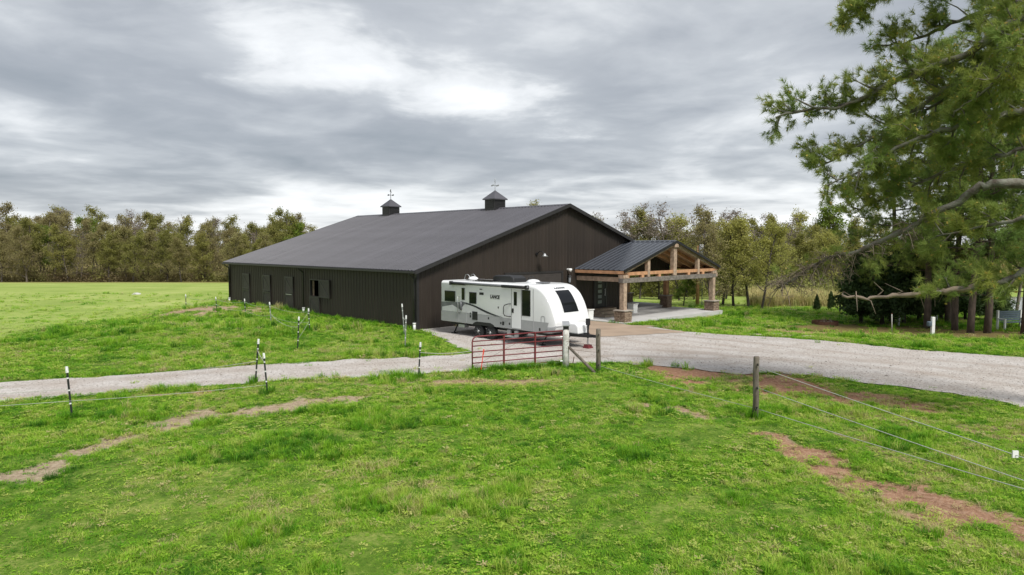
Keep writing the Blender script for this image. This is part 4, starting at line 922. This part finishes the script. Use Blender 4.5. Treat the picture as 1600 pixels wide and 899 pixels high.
# trees behind the barn ridge and carport
for u, dist, hh, k, lb in ((826,95,9.4,'olive1','olive tree top peeping over the barn ridge nearer the cupola'),(842,97,9.3,'yellow2','yellow-green tree top peeping over the barn ridge toward the gable peak')):
    tree(k, (u-800)/F*dist, dist, hh/12, lb, 'tree tops over the barn ridge')
for u, dist, hh, k in ((905,84,11.5,'bare2'),(925,80,11.2,'olive2'),(945,86,12.2,'bare1'),(965,78,10.2,'yellow3'),(985,74,12.2,'bare1'),(1003,82,13.2,'bare2'),(1020,72,11.6,'olive1'),(1040,70,11.8,'bare1'),(1055,76,12.3,'yellow1'),
     (1075,72,11.6,'yellow1'),(1095,74,12.2,'yellow2'),(1112,70,11.6,'bare1'),(1130,78,12.8,'bare2'),(1150,80,12.6,'bare2'),(1170,82,12.0,'bare1'),(1000,66,8.0,'yellow3'),(1030,66,7.2,'olive2'),(1062,64,7.4,'yellow2'),(1085,66,7.8,'yellow3'),
     (950,68,7.6,'yellow1'),(1135,66,8.6,'yellow1'),(1195,92,11.2,'yellow3'),(1225,96,10.5,'olive1'),(1210,110,12,'bare2'),(1250,104,12.8,'yellow1'),(1275,98,12.6,'green1'),(1290,90,10,'yellow3'),(1240,84,8,'yellow2'),(1270,82,7.4,'olive1'),(1310,86,9,'yellow2'),(1205,78,8,'yellow1'),(1222,88,9.5,'bare1'),(1258,90,9,'yellow3'),(1292,98,11,'olive2'),(1325,94,10,'yellow3'),
     (880,90,10,'olive1'),(1000,95,12,'olive2'),(1060,98,12,'yellow3'),(1120,96,12,'olive1'),(1180,100,11,'brown2')):
    kk = ''.join(c for c in k if c.isalpha()); kk2 = {'yellow3':'olive'}.get(k, kk)
    tree(k, (u-800)/F*dist, dist, (.88 if u < 1185 else 1.12)*hh/12.4, f'{KD[kk2]} tree in the wood edge behind the carport', f'{kk2} trees behind the carport', sz=(.74 if u < 1185 else .92)*hh/12.4)
for u, v, hh, k, lb in ((1111,484,8.6,'brown2','slender budding tree on the lawn right behind the carport pier'),(1146,480,8.6,'yellow1','yellow-green young tree at the lawn edge nearest the carport'),(1170,482,8.9,'yellow2','yellow-green young tree at the lawn edge between two others'),(1190,484,8.0,'yellow1','yellow-green young tree at the lawn edge beside the dry grass'),(1129,478,8.8,'yellow2','slim yellow-green tree standing a little behind the lawn edge')):
    p = G(u, v, -.65); tree(k, p.x, p.y, hh/13.2, lb, None, sz=.86*hh/12.3)
# far side of the pond, seen between the pines
for u, dist, hh, k in ((1340,100,10,'yellow3'),(1385,104,10,'olive1'),(1430,110,11,'yellow1'),(1480,112,11,'olive2'),(1530,125,9,'brown1'),(1570,128,8,'yellow2'),(1620,130,9,'olive1'),(1670,126,9,'yellow3'),(1730,120,9,'brown3')):
    kk = {'yellow3':'olive'}.get(k, ''.join(c for c in k if c.isalpha()))
    tree(k, (u-800)/F*dist, dist, hh/12.4, f'{KD[kk]} tree on the far side of the pond', f'{kk} trees beyond the pond')

# needles: star-shaped bursts of thin triangles
def bursts(P, D, n, ln, wd, r, cone=1.1):
    P = np.asarray(P, float); D = np.asarray(D, float); m = len(P)
    v = r.normal(size=(m,n,3)); v /= np.linalg.norm(v,axis=2)[...,None]; v = v*cone+D[:,None,:]; v /= np.linalg.norm(v,axis=2)[...,None]
    l = ln*r.uniform(.65,1.15,(m,n,1)); s_ = np.cross(v, r.normal(size=(m,n,3))); s_ /= np.linalg.norm(s_,axis=2)[...,None]
    b = P[:,None,:]-D[:,None,:]*r.uniform(0,ln*.6,(m,n,1)); tip = b+v*l; tip[...,2] -= .12*ln*r.uniform(0,1,(m,n))
    return np.stack([b-s_*wd*.5, b+s_*wd*.5, tip], 2).reshape(-1,3)
def side_branches(limb, rad0, r, mb, tp_, td_, dens, ln, start=.2, up=.15, twig=3):
    L_ = sum((b-a).length for a, b in zip(limb, limb[1:])); acc = 0; nxt = L_*start
    for a, b in zip(limb, limb[1:]):
        sl = (b-a).length; dr = (b-a).normalized()
        while nxt <= acc+sl:
            q = a.lerp(b, (nxt-acc)/sl); f = nxt/L_; s_ = Vector(unit(r)); s_.z *= .55; s_ -= dr*s_.dot(dr); s_.normalize()
            d = (dr*.55+s_*.9+Vector((0,0,up))).normalized(); l = ln*(1.15-.6*f)*r.uniform(.6,1.25)
            p1 = q+d*l*.5+Vector(unit(r))*.08*l; p2 = q+d*l+Vector((0,0,.12*l))+Vector(unit(r))*.1*l; mb.tube([q,p1,p2], [rad0*.32,rad0*.22,.008], 4, False)
            for _ in range(twig):
                t = r.uniform(.3,1); o_ = q.lerp(p1, t*2) if t < .5 else p1.lerp(p2, t*2-1); dd = (d*.8+Vector(unit(r))*.8+Vector((0,0,.2))).normalized(); tl = l*r.uniform(.18,.4); e_ = o_+dd*tl
                mb.tube([o_,e_], [.010,.006], 3, False)
                for c_ in (.55, 1.): tp_.append(o_.lerp(e_, c_)); td_.append(dd)
            tp_.append(p2); td_.append(d); nxt += r.uniform(.6,1.4)/dens
        acc += sl
# near pine: trunk stands past the picture's right edge, limbs reach over the lawn
npine = thing('pine_tree', 'big near pine with long lichened limbs reaching over the gravel drive', 'tree', (16.2, 17.5, hz(16.2,17.5)))
NO = npine.location.copy()
def limb_px(l): return [W(*p)-NO for p in l]
TRK = lambda z: Vector((0,0,z))
LIMBS = [
 ([(1600,286,17),(1560,287,17.2),(1532,291,17.4),(1500,314,17.7),(1440,345,18.2),(1390,370,18.7),(1340,393,19.2),(1290,403,19.7),(1258,424,20),(1215,452,20.3)], .122, 1.5, .9, .72, 4.6),
 ([(1600,424,16.8),(1570,440,17),(1530,447,17.3),(1490,453,17.6),(1450,456,18)], .11, 3.4, 1.0, .25, 3.6),
 ([(1600,28,17),(1557,50,17.5),(1514,84,18),(1451,109,18.5),(1414,121,19),(1364,146,19.3),(1314,170,19.6),(1271,168,20),(1212,184,20.2)], .12, 4.6, 1.25, .12, 8),
 ([(1590,60,17.5),(1520,110,18.2),(1450,160,18.8),(1390,196,19.3),(1330,236,19.8),(1275,262,20.2)], .09, 4.6, 1.2, .12, 8),
 ([(1600,-2,18),(1570,9,18.2),(1514,28,18.8),(1460,48,19.2),(1415,66,19.6),(1385,72,19.8)], .09, 4.2, 1.1, .15, 9),
 ([(1620,-150,17.5),(1500,-90,18),(1420,-45,18.6),(1365,-15,19),(1330,14,19.4),(1308,34,19.5)], .09, 6.0, .9, .35, 11),
 ([(1610,170,17),(1540,185,17.4),(1470,205,17.9),(1400,232,18.5),(1340,268,19.1),(1290,292,19.6)], .10, 4.8, 1.25, .08, 7),
 ([(1610,230,18),(1540,250,18.5),(1470,270,19),(1400,300,19.6),(1340,330,20.2)], .08, 4.2, 1.1, .1, 6.5),
 ([(1610,100,18),(1540,130,18.6),(1480,150,19.2),(1420,190,19.8),(1370,215,20.4)], .08, 4.6, 1.2, .08, 7),
 ([(1610,340,16.5),(1560,352,17),(1500,362,17.6),(1450,376,18.2)], .07, 3.4, .9, .2, 5),
 ([(1620,60,16),(1570,110,16.4),(1530,150,16.8),(1490,175,17.3)], .08, 4.4, 1.1, .1, 8)]
rN = np.random.default_rng(5); mbT = MB(); tpN = []; tdN = []
mbT.tube([TRK(-.3),TRK(2),TRK(6),TRK(11),TRK(16)], [.46,.40,.34,.26,.12], 14)
for px_, rad, dens, ln, st, z0 in LIMBS:
    P = limb_px(px_); P = [TRK(max(1.5, P[0].z-.5))]+[P[0].lerp(TRK(P[0].z-.3), .4)]+P
    m = len(P); fine = []
    for i in range(m-1):
        for t in (0,.25,.5,.75): fine.append(P[i].lerp(P[i+1], t)+Vector(unit(rN))*.045)
    fine.append(P[-1]); k = len(fine); mbT.tube(fine, [rad*(1.15-.95*i/(k-1))*rN.uniform(.85,1.17) for i in range(k)], 9, False)
    if px_[0][1] != 286: side_branches(fine, rad, rN, mbT, tpN, tdN, dens, ln, max(st,.30), twig=5)
    else: LIMB1 = fine
t_ = mbT.build('trunk', LBARK, npine, True)
# dead brush hanging on the big low limb
mbD = MB(); k = len(LIMB1); rD = np.random.default_rng(9)
for _ in range(150):
    i = int(k*rD.choice([rD.uniform(.5,.995), rD.uniform(.74,.995)])); q = LIMB1[min(i,k-1)]; d = Vector(unit(rD)); d.z = d.z*.6-.15; l = rD.uniform(.25,1.0)
    p1 = q+d*l*.5; p2 = q+d*l+Vector((0,0,-.25*l)); mbD.tube([q,p1,p2], [.016,.011,.005], 3, False)
    for _ in range(4):
        o_ = p1.lerp(p2, rD.uniform(0,1)); mbD.tube([o_, o_+Vector(unit(rD))*rD.uniform(.12,.35)], [.007,.004], 3, False)
dl = [W(*p)-NO for p in ((1530,447,17.3),(1490,455,17.6),(1450,457,18),(1410,462,18.3),(1370,467,18.6),(1345,466,18.8),(1316,462,19))]
dl = [a.lerp(b, t)+Vector(unit(rD))*.05 for a, b in zip(dl, dl[1:]) for t in (0,.33,.66)]+[dl[-1]]; mbD.tube(dl, [(.09-.055*i/(len(dl)-1))*rD.uniform(.78,1.2) for i in range(len(dl))], 8)
for q in dl[4::2]: mbD.tube([q, q+Vector(unit(rD))*.25, q+Vector(unit(rD))*.45], [.022,.014,.006], 4, False)
mbD.v = mbD.v; mbD.build('dead_branch', DEAD, npine, True)
# sparse tufts on the big limb's tip too
tq_, dq_ = [], []
side_branches(LIMB1, .09, rN, mbD, tq_, dq_, 1.6, .8, .55)
tpN += tq_[::2]; tdN += dq_[::2]
PN = np.array([tuple(p) for p in tpN]); DN = np.array([tuple(p) for p in tdN])
rep = 2; PN2 = np.repeat(PN, rep, 0)+rN.normal(size=(len(PN)*rep,3))*.12; DN2 = np.repeat(DN, rep, 0)
link('crown', np_mesh('crown', bursts(PN2, DN2, 42, .22, .0115, rN, .95), 3, NEED), npine)
sel = rN.random(len(PN2)) < .5
link('pollen_cones', np_mesh('pollen_cones', leaves(PN2[sel]+DN2[sel]*.05+rN.normal(size=(sel.sum(),3))*.04, .05, rN, 1.8), 4, POLLEN), npine)

def pine_proto(seed, hgt=17., low=3.6, wid=3.4, n=26, dens=3.6):
    r = np.random.default_rng(seed); mb = MB(); tp_, td_ = [], []
    ax = [Vector((.12*math.sin(z*.4+seed), .12*math.cos(z*.33+seed), z)) for z in np.linspace(-.3, hgt, 12)]
    mb.tube(ax, [.205*(1-.75*i/11) for i in range(12)], 10)
    for i in range(n):
        f = (i+r.uniform(0,1))/n; z = low+(hgt-low)*f; az = i*2.4+r.uniform(-.5,.5); l = wid*(1.05-.75*f**1.6)*r.uniform(.7,1.15); d = Vector((math.cos(az), math.sin(az), 0))
        P = [Vector((0,0,z)), d*l*.35+Vector((0,0,z+.12)), d*l*.7+Vector((0,0,z+.05+.2*f)), d*l+Vector((0,0,z+.15+.4*f))]
        mb.tube(P, [.06,.045,.03,.012], 5, False); side_branches(P, .05, r, mb, tp_, td_, dens, l*.42, .25, twig=3)
    for _ in range(5):
        az = r.uniform(0,6.28); z = r.uniform(2.0,low); mb.tube([(0,0,z), (math.cos(az)*1.1, math.sin(az)*1.1, z-.05)], [.03,.008], 4, False)
    Pn = np.array([tuple(p) for p in tp_]); Dn = np.array([tuple(p) for p in td_]); P2 = np.repeat(Pn, 2, 0)+r.normal(size=(len(Pn)*2,3))*.16
    tm_ = mb.mesh('trunk', True); tm_.materials.append(PBARK)
    return tm_, np_mesh('crown', bursts(P2, np.repeat(Dn,2,0), 18, .26, .026, r, 1.1), 3, NEEDM)
PROTO['pine1'] = pine_proto(61); PROTO['pine2'] = pine_proto(62, 16, 4.2, 3.2, 24); PROTO['pine3'] = pine_proto(63, 15, 2.2, 3.6, 30, 3.8)
for (u, v), k, sc, lb in (((1445,514),'pine1',.98,'pine with straight trunk standing next to the white meter post'),((1494,517),'pine2',.9,'slim pine between the meter post pine and the paired pines'),((1520,521),'pine2',.95,'pine of the close pair, trunk toward the slim pine'),
   ((1541,521),'pine1',.95,'pine of the close pair, trunk toward the bench'),((1598,522),'pine2',1.0,'thick pine trunk right beside the garden bench'),((1392,505),'pine3',.9,'bushy pine rising from the dark cedars'),((1640,520),'pine1',1.,'pine beyond the garden bench at the edge of the group'),((1478,508),'pine3',.95,'bushy pine behind the straight trunks')):
    p = gz(u, v); tree(k, p.x, p.y, sc, lb, 'pines beside the drive', 'pine_tree', sz=sc, rz=random.uniform(0,6.28))
p = gz(1586, 500); tree('bare2', p.x, p.y, .55, 'thin bare sapling between the pines and the pond', None, sz=.95)
p = gz(1068, 478); tree('green1', p.x, p.y, .30, 'rounded green shrub seen through the open carport', None, 'shrub', sz=.24)
def cedar(seed, hgt, wid, n=15000):
    r = np.random.default_rng(seed); mb = MB(); mb.tube([(0,0,-.2),(0,0,hgt*.5),(0,0,hgt)], [.13,.08,.02], 8); P = []
    per = n//70
    for i in range(70):
        f = i/70; z = .12*hgt+f*hgt*.86; l = wid*(1-f)**.75*r.uniform(.7,1.2)+.15; az = i*2.4+r.uniform(-.4,.4); d = np.array([math.cos(az), math.sin(az), r.uniform(.05,.45)])
        mb.tube([(0,0,z), tuple(d*l*.6+np.array([0,0,z])), tuple(d*l+np.array([0,0,z+.1]))], [.03,.02,.006], 3, False)
        t = r.uniform(.1,1,per)**.7; P.append(np.array([0,0,z])+d*(l*t)[:,None]+r.normal(size=(per,3))*(.08+.16*l*.4))
    tm_ = mb.mesh('trunk', True); tm_.materials.append(BARK); return tm_, np_mesh('crown', leaves(np.concatenate(P), .12, r, 2.0), 4, CEDN)
PROTO['cedar1'] = cedar(71, 4.5, 1.7); PROTO['cedar2'] = cedar(72, 5.5, 1.9)
for (u, v), k, sc, lb in (((1345,505),'cedar2',.95,'dark cedar at the open lawn end of the cedar clump'),((1378,507),'cedar1',1.05,'low dark cedar in the middle of the cedar clump'),((1412,506),'cedar2',1.05,'dark cedar behind the leaning white stake'),((1436,502),'cedar1',1.1,'dark cedar close behind the meter post pine'),((1470,500),'cedar1',1.0,'dark cedar filling the gap behind the slim pine'),((1556,503),'cedar1',.62,'small dark cedar by the pond beside the bench'),((1508,500),'cedar2',.8,'dark cedar behind the paired pines'),
    ((1276,487),'cedar1',.15,'tiny cedar sapling in the dry grass, shorter of two'),((1298,485),'cedar1',.17,'tiny cedar sapling in the dry grass, taller of two')):
    p = gz(u, v); tree(k, p.x, p.y, sc, lb, None, 'cedar_tree', sz=sc*.92 if sc > .2 else sc*1.9)

# ---------------------------------------------------------------- scattered stuff: grass, tall dry grass, loose stones
def tuft_mesh(name, n, hgt, spread, wd, r, mt, lean=.5):
    vs = []; fs = []
    for i in range(n):
        a = r.uniform(0,6.283); rr = spread*math.sqrt(r.uniform(0,1)); b = np.array([rr*math.cos(a), rr*math.sin(a), -.01]); h_ = hgt*r.uniform(.5,1.15); az = r.uniform(0,6.283); d = np.array([math.cos(az), math.sin(az), 0])
        s_ = np.array([-d[1], d[0], 0])*wd*.5*r.uniform(.7,1.3); l1 = lean*h_*r.uniform(.1,.5); l2 = lean*h_*r.uniform(.6,1.5); k = len(vs)
        m_ = b+d*l1+np.array([0,0,h_*.6]); t = b+d*l2+np.array([0,0,h_*r.uniform(.75,1.)])
        vs += [b-s_, b+s_, m_+s_*.8, m_-s_*.8, t]; fs += [(k,k+1,k+2,k+3), (k+3,k+2,k+4)]
    m = bpy.data.meshes.new(name); m.from_pydata([tuple(v) for v in vs], [], fs); m.materials.append(mt); return m
def weed_mesh(n, r):                     # low broad-leaved plant
    vs = []; fs = []
    for i in range(n):
        a = r.uniform(0,6.283); d = np.array([math.cos(a), math.sin(a), 0]); q = r.uniform(.02,.14); c = d*q+np.array([0,0,r.uniform(.015,.12)]); l = r.uniform(.022,.048); s_ = np.array([-d[1],d[0],0])*l*.45; t = d*l+np.array([0,0,r.uniform(-.3,.5)*l]); k = len(vs)
        vs += [c-t, c+s_, c+t, c-s_]; fs.append((k,k+1,k+2,k+3))
    m = bpy.data.meshes.new('weed'); m.from_pydata([tuple(v) for v in vs], [], fs); m.materials.append(GRASSM); return m
def scatter(name, meshes, P, rot, scl, tint, idx):
    lib = bpy.data.collections.new(name+'_library')
    for i, me in enumerate(meshes): lib.objects.link(bpy.data.objects.new(f'{name}_{i:02d}', me))
    m = bpy.data.meshes.new(name); n = len(P); m.vertices.add(n); m.vertices.foreach_set('co', np.asarray(P, np.float32).ravel())
    def at_(nm, ty, d, key='value'): a = m.attributes.new(nm, ty, 'POINT'); a.data.foreach_set(key, np.ascontiguousarray(d).ravel())
    at_('rot', 'FLOAT_VECTOR', np.asarray(rot, np.float32), 'vector'); at_('scl', 'FLOAT_VECTOR', np.asarray(scl, np.float32), 'vector'); at_('tint', 'FLOAT', np.asarray(tint, np.float32)); at_('idx', 'INT', np.asarray(idx, np.int32))
    o = bpy.data.objects.new(name, m); C.objects.link(o); o['kind'] = 'stuff'; m.materials.append(meshes[0].materials[0])
    g = bpy.data.node_groups.new(name, 'GeometryNodeTree'); g.interface.new_socket('Geometry', in_out='INPUT', socket_type='NodeSocketGeometry'); g.interface.new_socket('Geometry', in_out='OUTPUT', socket_type='NodeSocketGeometry')
    N = g.nodes.new; gi = N('NodeGroupInput'); go = N('NodeGroupOutput'); ip = N('GeometryNodeInstanceOnPoints'); ci = N('GeometryNodeCollectionInfo')
    ci.inputs['Collection'].default_value = lib; ci.inputs['Separate Children'].default_value = True; ci.inputs['Reset Children'].default_value = True
    def na(nm, ty): a = N('GeometryNodeInputNamedAttribute'); a.data_type = ty; a.inputs['Name'].default_value = nm; return a.outputs[0]
    L = g.links.new; L(gi.outputs[0], ip.inputs['Points']); L(ci.outputs[0], ip.inputs['Instance']); ip.inputs['Pick Instance'].default_value = True
    L(na('idx','INT'), ip.inputs['Instance Index']); L(na('rot','FLOAT_VECTOR'), ip.inputs['Rotation']); L(na('scl','FLOAT_VECTOR'), ip.inputs['Scale']); L(ip.outputs[0], go.inputs[0])
    o.modifiers.new('scatter', 'NODES').node_group = g; return o
def blocked(x, y):
    lx = (x-BC.x)*math.cos(BA)+(y-BC.y)*math.sin(BA); ly = -(x-BC.x)*math.sin(BA)+(y-BC.y)*math.cos(BA)
    return ((lx > -.08) & (lx < 24.4) & (ly > -.1) & (ly < 25)) | ((lx > 12.2) & (lx < 24.4) & (ly > -4.5) & (ly < 0)) | in_poly(apron, x, y) | (np.hypot(x-fp.x, y-fp.y) < 1.15) | (((x-POND[0])/POND[2])**2+((y-POND[1])/POND[3])**2 < 1.15)
def make_grass():
    r = np.random.default_rng(17); A = []
    for y0, y1, dens, sc in ((7.5,13,170,.62),(13,22,110,.75),(22,34,42,1.05),(34,50,13,1.5),(50,64,4,2.0)):
        xm = .82*y1+2.5; n = int((y1-y0)*2*xm*dens); x = r.uniform(-xm,xm,n); y = r.uniform(y0,y1,n); k = np.abs(x) < .82*y+2.5; x, y = x[k], y[k]
        dirt, red, straw = dirt_at(x, y); rd = road_at(x, y)
        keep = (r.random(len(x)) > dirt*.93) & ~rd & ~blocked(x, y) & (r.random(len(x)) > straw*.97)
        # a few weeds on the track
        fld = field_at(x, y); keep &= r.random(len(x)) > fld*.75
        keep |= rd & (r.random(len(x)) < .006) & (seg_dist(ROAD+ROAD[:1], x, y) < 1.6)
        x, y, dirt = x[keep], y[keep], dirt[keep]; A.append(np.stack([x, y, np.full(len(x), sc), dirt], 1))
    A = np.concatenate(A); x, y, sc, dirt = A.T; n = len(x)
    big = vnoise(x, y, 3.2, 31); med = vnoise(x, y, .9, 32); sm = vnoise(x, y, .35, 33)
    hf = (.62+.38*med*big+.42*sm)*(1-.5*dirt)
    tint = .27+.22*big+.36*(med-.4)+.40*(sm-.5)+r.normal(size=n)*.22+.35*dirt
    pale = (vnoise(x, y, 1.7, 34) > .66) & (r.random(n) < .45); tint = np.where(pale, tint+.28, tint)
    dark = (vnoise(x, y, 1.3, 35) > .74); tint = np.where(dark, tint-.12, tint); hf = np.where(dark, hf*1.2, hf)
    fld = field_at(x, y); hf = hf*(1-.6*fld); tint = tint*(1-.5*fld)+.30*fld
    z = height(x, y)-.02; idx = r.integers(0, 5, n); weed = r.random(n) < .14+.26*ss(.5, .8, vnoise(x, y, 1.9, 36)); idx = np.where(weed, 6+r.integers(0, 2, n), idx); tint = np.where(weed, tint*.6+.36+r.normal(size=n)*.12, tint); hf = np.where(weed, np.maximum(hf, .8), hf); idx = np.where(dark & (r.random(n) < .35), 5, idx)
    rot = np.zeros((n,3)); rot[:,2] = r.uniform(0,6.283,n); rot[:,0] = r.normal(size=n)*.12
    s_ = sc*r.uniform(.75,1.25,n); scl = np.stack([s_, s_, s_*hf], 1)
    ms = [tuft_mesh('tuft', 24, .15, .13, .013, r, GRASSM, 1.0) for _ in range(3)]+[tuft_mesh('tuft', 18, .11, .14, .016, r, GRASSM, 1.5) for _ in range(2)]+[tuft_mesh('tuft', 34, .26, .12, .012, r, GRASSM, .7)]+[weed_mesh(26, r), weed_mesh(20, r)]
    # rank growth left uncut at the foot of posts and walls
    E_ = []
    for b in [q[0] for q in tpos]+[p934, p1178, W0, s0]: a = r.uniform(0,6.28,7); q = r.uniform(.04,.26,7); E_.append(np.stack([b.x+q*np.cos(a), b.y+q*np.sin(a)], 1))
    t = r.uniform(.3, 24.3, 260); E_.append(np.array([tuple(bw(-.08-abs(o_)*.22, q).xy) for q, o_ in zip(t, r.normal(size=260))]))
    t = r.uniform(0, 1, 120); E_.append(np.stack([g0.x+(g1.x-g0.x)*t, g0.y+(g1.y-g0.y)*t-.35+r.normal(size=120)*.12], 1))
    E_ = np.concatenate(E_); k = len(E_); x = np.concatenate([x, E_[:,0]]); y = np.concatenate([y, E_[:,1]]); z = np.concatenate([z, height(E_[:,0], E_[:,1])-.02]); idx = np.concatenate([idx, np.full(k, 5)]); tint = np.concatenate([tint, r.uniform(.05,.45,k)])
    ex = r.uniform(.8,1.3,k); rot = np.concatenate([rot, np.stack([np.zeros(k), np.zeros(k), r.uniform(0,6.28,k)], 1)]); scl = np.concatenate([scl, np.stack([ex, ex, ex*r.uniform(.6,1.2,k)], 1)])
    scatter('lawn_grass', ms, np.stack([x, y, z], 1), rot, scl, np.clip(tint, 0, 1), idx)
make_grass()
def make_dry():
    r = np.random.default_rng(23); n = 6000; u = r.uniform(1175, 1330, n); d = r.uniform(56, 76, n); x = (u-800)/F*d; k = vnoise(x, d, 4, 41) > .25; x, y = x[k], d[k]; n = len(x)
    s_ = r.uniform(.7,1.3,n); rot = np.zeros((n,3)); rot[:,2] = r.uniform(0,6.28,n)
    ms = [tuft_mesh('tuft', 26, .95, .25, .03, r, DRYG, .35) for _ in range(3)]
    scatter('tall_dry_grass', ms, np.stack([x, y, height(x, y)-.03], 1), rot, np.stack([s_, s_, s_*r.uniform(.6,1.2,n)], 1), r.uniform(0,1,n), r.integers(0,3,n))
make_dry()
def make_pebbles():
    r = np.random.default_rng(29); n = 60000; x = r.uniform(-32, 36, n); y = r.uniform(13, 42, n); k = in_poly(ROAD, x, y) & (r.random(n) < np.clip(1.3-y/40, .2, 1)) & ~blocked(x, y); x, y = x[k], y[k]; n = len(x); ms = []
    for i in range(4):
        bm = bmesh.new(); bmesh.ops.create_icosphere(bm, subdivisions=1, radius=1)
        for v in bm.verts: v.co = Vector((v.co.x*1.2, v.co.y, v.co.z*.6))*r.uniform(.7,1.2)
        m = bpy.data.meshes.new('pebble'); bm.to_mesh(m); bm.free(); m.materials.append(PEB); ms.append(m)
    s_ = r.uniform(.008,.03,n)*np.where(r.random(n) < .02, 2, 1); rot = r.uniform(0,6.28,(n,3))*np.array([.1,.1,1])
    scatter('loose_gravel', ms, np.stack([x, y, height(x, y)+.014], 1), rot, np.stack([s_]*3, 1), r.uniform(0,1,n), r.integers(0,4,n))
make_pebbles()

def make_undergrowth():
    r = np.random.default_rng(37); P = []; T = []
    for u0, u1, d0, d1, n, t0 in ((-140, 520, 119, 152, 380, .15), (860, 1345, 72, 100, 240, .55), (1330, 1760, 98, 128, 110, .5)):
        u = r.uniform(u0, u1, n); d = r.uniform(d0, d1, n); x = (u-800)/F*d; P.append(np.stack([x, d], 1)); T.append(np.clip(t0+r.normal(size=n)*.22+.2, 0, 1))
    P = np.concatenate(P); T = np.concatenate(T); n = len(P); ms = []
    UM = leafmat('undergrowth_leaves', [(.170,.130,.072),(.215,.180,.085),(.240,.245,.080),(.280,.300,.088)], .5, attr='tint')
    for i in range(3):
        q = r.normal(size=(420,3))*np.array([1.0,1.0,.75]); q[:,2] = np.abs(q[:,2])+.1; ms.append(np_mesh('bush', leaves(q, .20, r), 4, UM))
    s_ = r.uniform(.5,1.35,n); rot = np.zeros((n,3)); rot[:,2] = r.uniform(0,6.28,n)
    scatter('woodland_undergrowth', ms, np.stack([P[:,0], P[:,1], height(P[:,0], P[:,1])], 1), rot, np.stack([s_]*3, 1), T, r.integers(0,3,n))
make_undergrowth()
